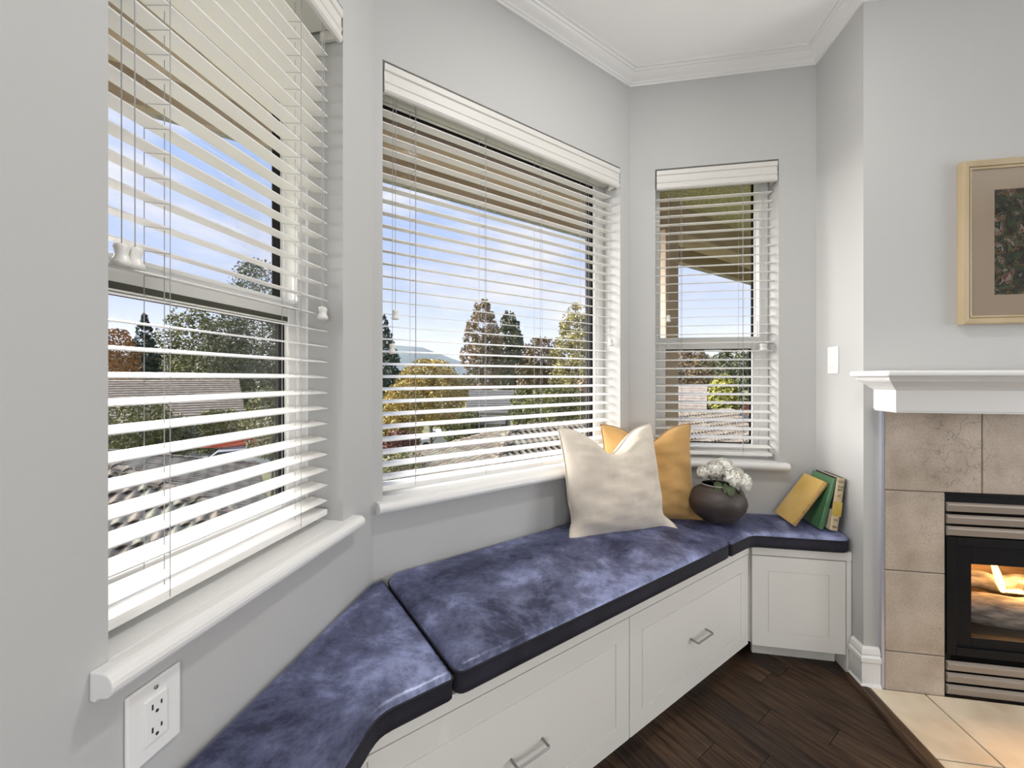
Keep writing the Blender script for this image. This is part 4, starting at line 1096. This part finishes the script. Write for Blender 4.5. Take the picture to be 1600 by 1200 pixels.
def leaves_mesh(env, zb, H, n, size, rnd, seed, airy):
    """small leaf cards filling the crown envelope env(u) -> radius, thinned by noise so that clumps and gaps appear"""
    vs, fs, tint = [], [], []; tries = 0
    R0 = max(env(q / 20) for q in range(21))
    while len(fs) < n and tries < n * 12:
        tries += 1
        u = rnd.random(); r = env(u)
        if rnd.random() > (r / R0) ** 1.3: continue
        a = rnd.uniform(0, 2 * PI); q = r * (rnd.random() ** .42)
        q *= 1 + .28 * noise.noise((math.cos(a) * 2.2, math.sin(a) * 2.2 + seed, u * 6))
        p = Vector((q * math.cos(a), q * math.sin(a), zb + H * u))
        f = noise.noise(p * (3.2 / R0) + Vector((seed, 0, 0))) + .55 * noise.noise(p * (8 / R0) + Vector((0, seed, 0)))
        if f < -.10 + .30 * (1 - airy): continue
        d = Vector((rnd.gauss(0, 1), rnd.gauss(0, 1), rnd.gauss(0, .8))).normalized(); e = d.orthogonal().normalized()
        e = (Matrix.Rotation(rnd.uniform(0, PI), 3, d) @ e)
        s_ = size * rnd.uniform(.55, 1.3); o = len(vs)
        vs += [p - d * s_, p + e * s_ * .5, p + d * s_, p - e * s_ * .5]; fs.append((o, o + 1, o + 2, o + 3))
        tint.append(min(1, max(0, .45 + .55 * noise.noise(p * (2.0 / R0) + Vector((7, seed, 3))) + rnd.gauss(0, .2))))
    me = bpy.data.meshes.new('foliage'); me.from_pydata([tuple(v) for v in vs], [], fs); me.update()
    at_ = me.attributes.new('tint', 'FLOAT', 'FACE'); at_.data.foreach_set('value', tint)
    return me
def tree(name, label, px, top, d, hw, m, bottom=None, n=3500, shape='round', leaf=None, cat='tree', seed=0, airy=1.0, group=None):
    rnd = random.Random(seed * 31 + int(px))
    x, y = out(px, d); zt = hz(top, d) - GZ; rad = hw * d / 622
    zb = (hz(bottom, d) - GZ) if bottom else zt * .25
    zb = max(.15, zb)
    t = thing(name, label, cat, (x, y, GZ), 0, group)
    b = MB(); H = zt - zb
    if shape == 'cone': env = lambda u: rad * ((1 - u) ** .85) * (.72 + .28 * abs(math.sin(u * 21))) + .04
    elif shape == 'tall': env = lambda u: rad * (math.sin(PI * min(1, u * .80 + .14)) ** .75) * (1 - .30 * u)
    else: env = lambda u: rad * (math.sin(PI * min(1, u * .78 + .16)) ** .6)
    b.tube([(0, 0, 0), (rad * .04, 0, zb + H * .35), (0, rad * .03, zb + H * .9)], [rad * .045 + .04, rad * .025 + .02, .012], 7)
    for i in range(16):
        u = rnd.uniform(.15, .92); a = rnd.uniform(0, 2 * PI); e = env(u) * .85
        c = (e * math.cos(a), e * math.sin(a), zb + H * u); z0 = max(.3, c[2] - (e * .9 + .08 * H if shape != 'cone' else .1 * e))
        b.tube([(0, 0, z0), (c[0] * .5, c[1] * .5, (z0 + c[2]) * .5), c], [rad * .012 + .008, .012, .004], 4)
    obj('trunk', b, 'bark', t)
    lf = leaf or max(.05, d * .0040)
    obj('foliage', leaves_mesh(env, zb, H, int(n * 1.7), lf, rnd, seed * 1.7 + px * .01, airy), LM_[m], t, recalc=False)
    return t
tree('maple_tree', 'orange autumn tree at the far left edge of the left window', 182, 514, 38, 34, 'orange', 650, 3500, seed=1)
tree('conifer_tree', 'dark blue green conifer beside the orange tree, left window', 226, 486, 45, 38, 'conifer', 640, 5000, 'cone', seed=2)
tree('broadleaf_tree', 'olive yellow tree right of the conifer, left window', 300, 482, 54, 52, 'olive', 640, 5500, seed=3)
tree('broadleaf_tree', 'tallest grey green tree at the right side of the left window', 408, 408, 44, 62, 'green', 650, 8500, seed=4)
tree('broadleaf_tree', 'grey green tree in front of the tallest one, left window', 356, 500, 37, 42, 'green', 640, 5000, seed=5)
tree('shrub', 'olive shrub before the brown roofed house, left window', 215, 622, 18.5, 58, 'olive', 712, 3500, cat='shrub', seed=6)
tree('shrub', 'twiggy olive shrub in the centre of the left window', 262, 652, 19.8, 42, 'green', 712, 3500, cat='shrub', seed=7, airy=.9)
tree('shrub', 'yellow green shrub at the right edge of the left window', 425, 606, 17, 42, 'olive', 712, 3500, cat='shrub', seed=8)
tree('pine_tree', 'grey green pine at the left edge of the picture window', 600, 490, 24, 58, 'conifer', 700, 7500, 'cone', seed=9)
tree('golden_tree', 'golden yellow tree low in the left of the picture window', 672, 562, 20, 58, 'gold', 664, 6500, seed=10)
tree('golden_tree', 'smaller golden tree under the pine, picture window', 628, 598, 17, 36, 'gold', 700, 3500, seed=11)
tree('autumn_tree', 'tall sparse rust and green tree in the middle of the picture window', 754, 468, 52, 38, 'rust', 612, 5200, 'tall', seed=12, airy=.35)
tree('broadleaf_tree', 'dark green tree right beside the tall rust one', 796, 486, 60, 32, 'green', 618, 5000, 'tall', seed=13, airy=.6)
tree('autumn_tree', 'pale yellow tree at the right of the picture window', 902, 472, 48, 48, 'yellow', 640, 6000, 'tall', seed=14, airy=.5)
tree('autumn_tree', 'reddish brown tree between the green and pale yellow ones', 846, 528, 58, 42, 'rust', 640, 5000, seed=15)
tree('shrub', 'olive hedge above the tile roof, centre of the picture window', 870, 602, 27, 55, 'olive', 672, 4500, cat='shrub', seed=16)
tree('shrub', 'rust coloured bush above the tile roof, right of the picture window', 925, 590, 28, 45, 'rust', 668, 3500, cat='shrub', seed=17)
tree('shrub', 'olive bush under the tall rust tree, picture window', 725, 640, 30, 35, 'olive', 690, 2500, cat='shrub', seed=18)
tree('shrub', 'red leaved shrub at the lower left of the picture window', 624, 672, 16, 34, 'red', 740, 2500, cat='shrub', seed=19)
tree('shrub', 'green and gold bush lowest in the picture window', 625, 705, 12.5, 60, 'olive', 800, 3500, cat='shrub', seed=20)
tree('autumn_tree', 'brown autumn tree beside the post, right window', 1074, 540, 50, 44, 'rust', 650, 5500, seed=21)
tree('broadleaf_tree', 'dark green tree at the right of the right window', 1152, 540, 54, 46, 'green', 650, 6000, seed=22)
tree('golden_tree', 'lime yellow tree in the middle of the right window', 1131, 586, 27, 22, 'lime', 646, 3500, seed=23)
tree('shrub', 'red shrub at the lower right of the right window', 1172, 632, 25, 22, 'red', 690, 2000, cat='shrub', seed=24)
tree('shrub', 'olive tree left of the lime yellow one, above the tile roof, right window', 1105, 602, 36, 24, 'green', 668, 3500, cat='shrub', seed=31)
tree('shrub', 'dark olive bush right of the lime yellow tree, right window', 1165, 590, 33, 24, 'green', 668, 3000, cat='shrub', seed=32)
tree('shrub', 'olive bush right of the grey house, picture window', 822, 606, 35, 26, 'olive', 668, 3500, cat='shrub', seed=33)
tree('shrub', 'olive shrub between brown roofed house and canoe, left window', 345, 640, 25.8, 44, 'olive', 706, 3500, cat='shrub', seed=34)
for i, (px, top, d, hw, m, lb) in enumerate([
    (150, 545, 80, 45, 'green', 'distant green tree behind the orange one, left window'), (262, 548, 92, 45, 'olive', 'distant olive tree seen between conifer and olive yellow tree, left window'),
    (345, 540, 84, 45, 'green', 'distant green tree behind the middle of the left window'), (450, 540, 80, 45, 'green', 'distant green tree past the right edge of the left window'),
    (545, 556, 84, 45, 'olive', 'distant olive tree hidden between left and picture windows'), (620, 580, 95, 40, 'green', 'distant low green tree behind the pine, picture window'),
    (700, 588, 100, 42, 'green', 'distant low green tree under the blue ridge, picture window'), (820, 566, 90, 45, 'rust', 'distant rust tree behind the dark green one, picture window'),
    (950, 560, 84, 45, 'green', 'distant green tree at the right edge of the picture window'), (1040, 556, 82, 42, 'rust', 'distant rust tree behind the post, right window'),
    (1115, 558, 92, 42, 'green', 'distant green tree behind the lime yellow one, right window'), (1200, 560, 84, 42, 'rust', 'distant rust tree past the right edge of the right window')]):
    tree('woodland_tree', lb, px, top, d, hw, m, 622, 2600, seed=40 + i, group='distant trees of the wood')

# thin blue autumn haze lying in the valley before the ridge
hm = bpy.data.materials.new('valley_haze'); hm.use_nodes = True
nt = hm.node_tree; N = nt.nodes
for n in list(N): N.remove(n)
o_ = N.new('ShaderNodeOutputMaterial'); vs_ = N.new('ShaderNodeVolumeScatter'); vs_.inputs['Color'].default_value = (.72, .84, 1, 1); vs_.inputs['Density'].default_value = .0007
nt.links.new(vs_.outputs[0], o_.inputs['Volume'])
hv = obj('valley_haze', MB().box(-900, 500, 0, 370, 0, 70), hm, loc=(out(700, 270)[0], out(700, 270)[1], GZ + .2), rot=(0, 0, YAW))
tag(hv, 'thin pale blue haze in the valley before the forested ridge', 'haze', kind='stuff')
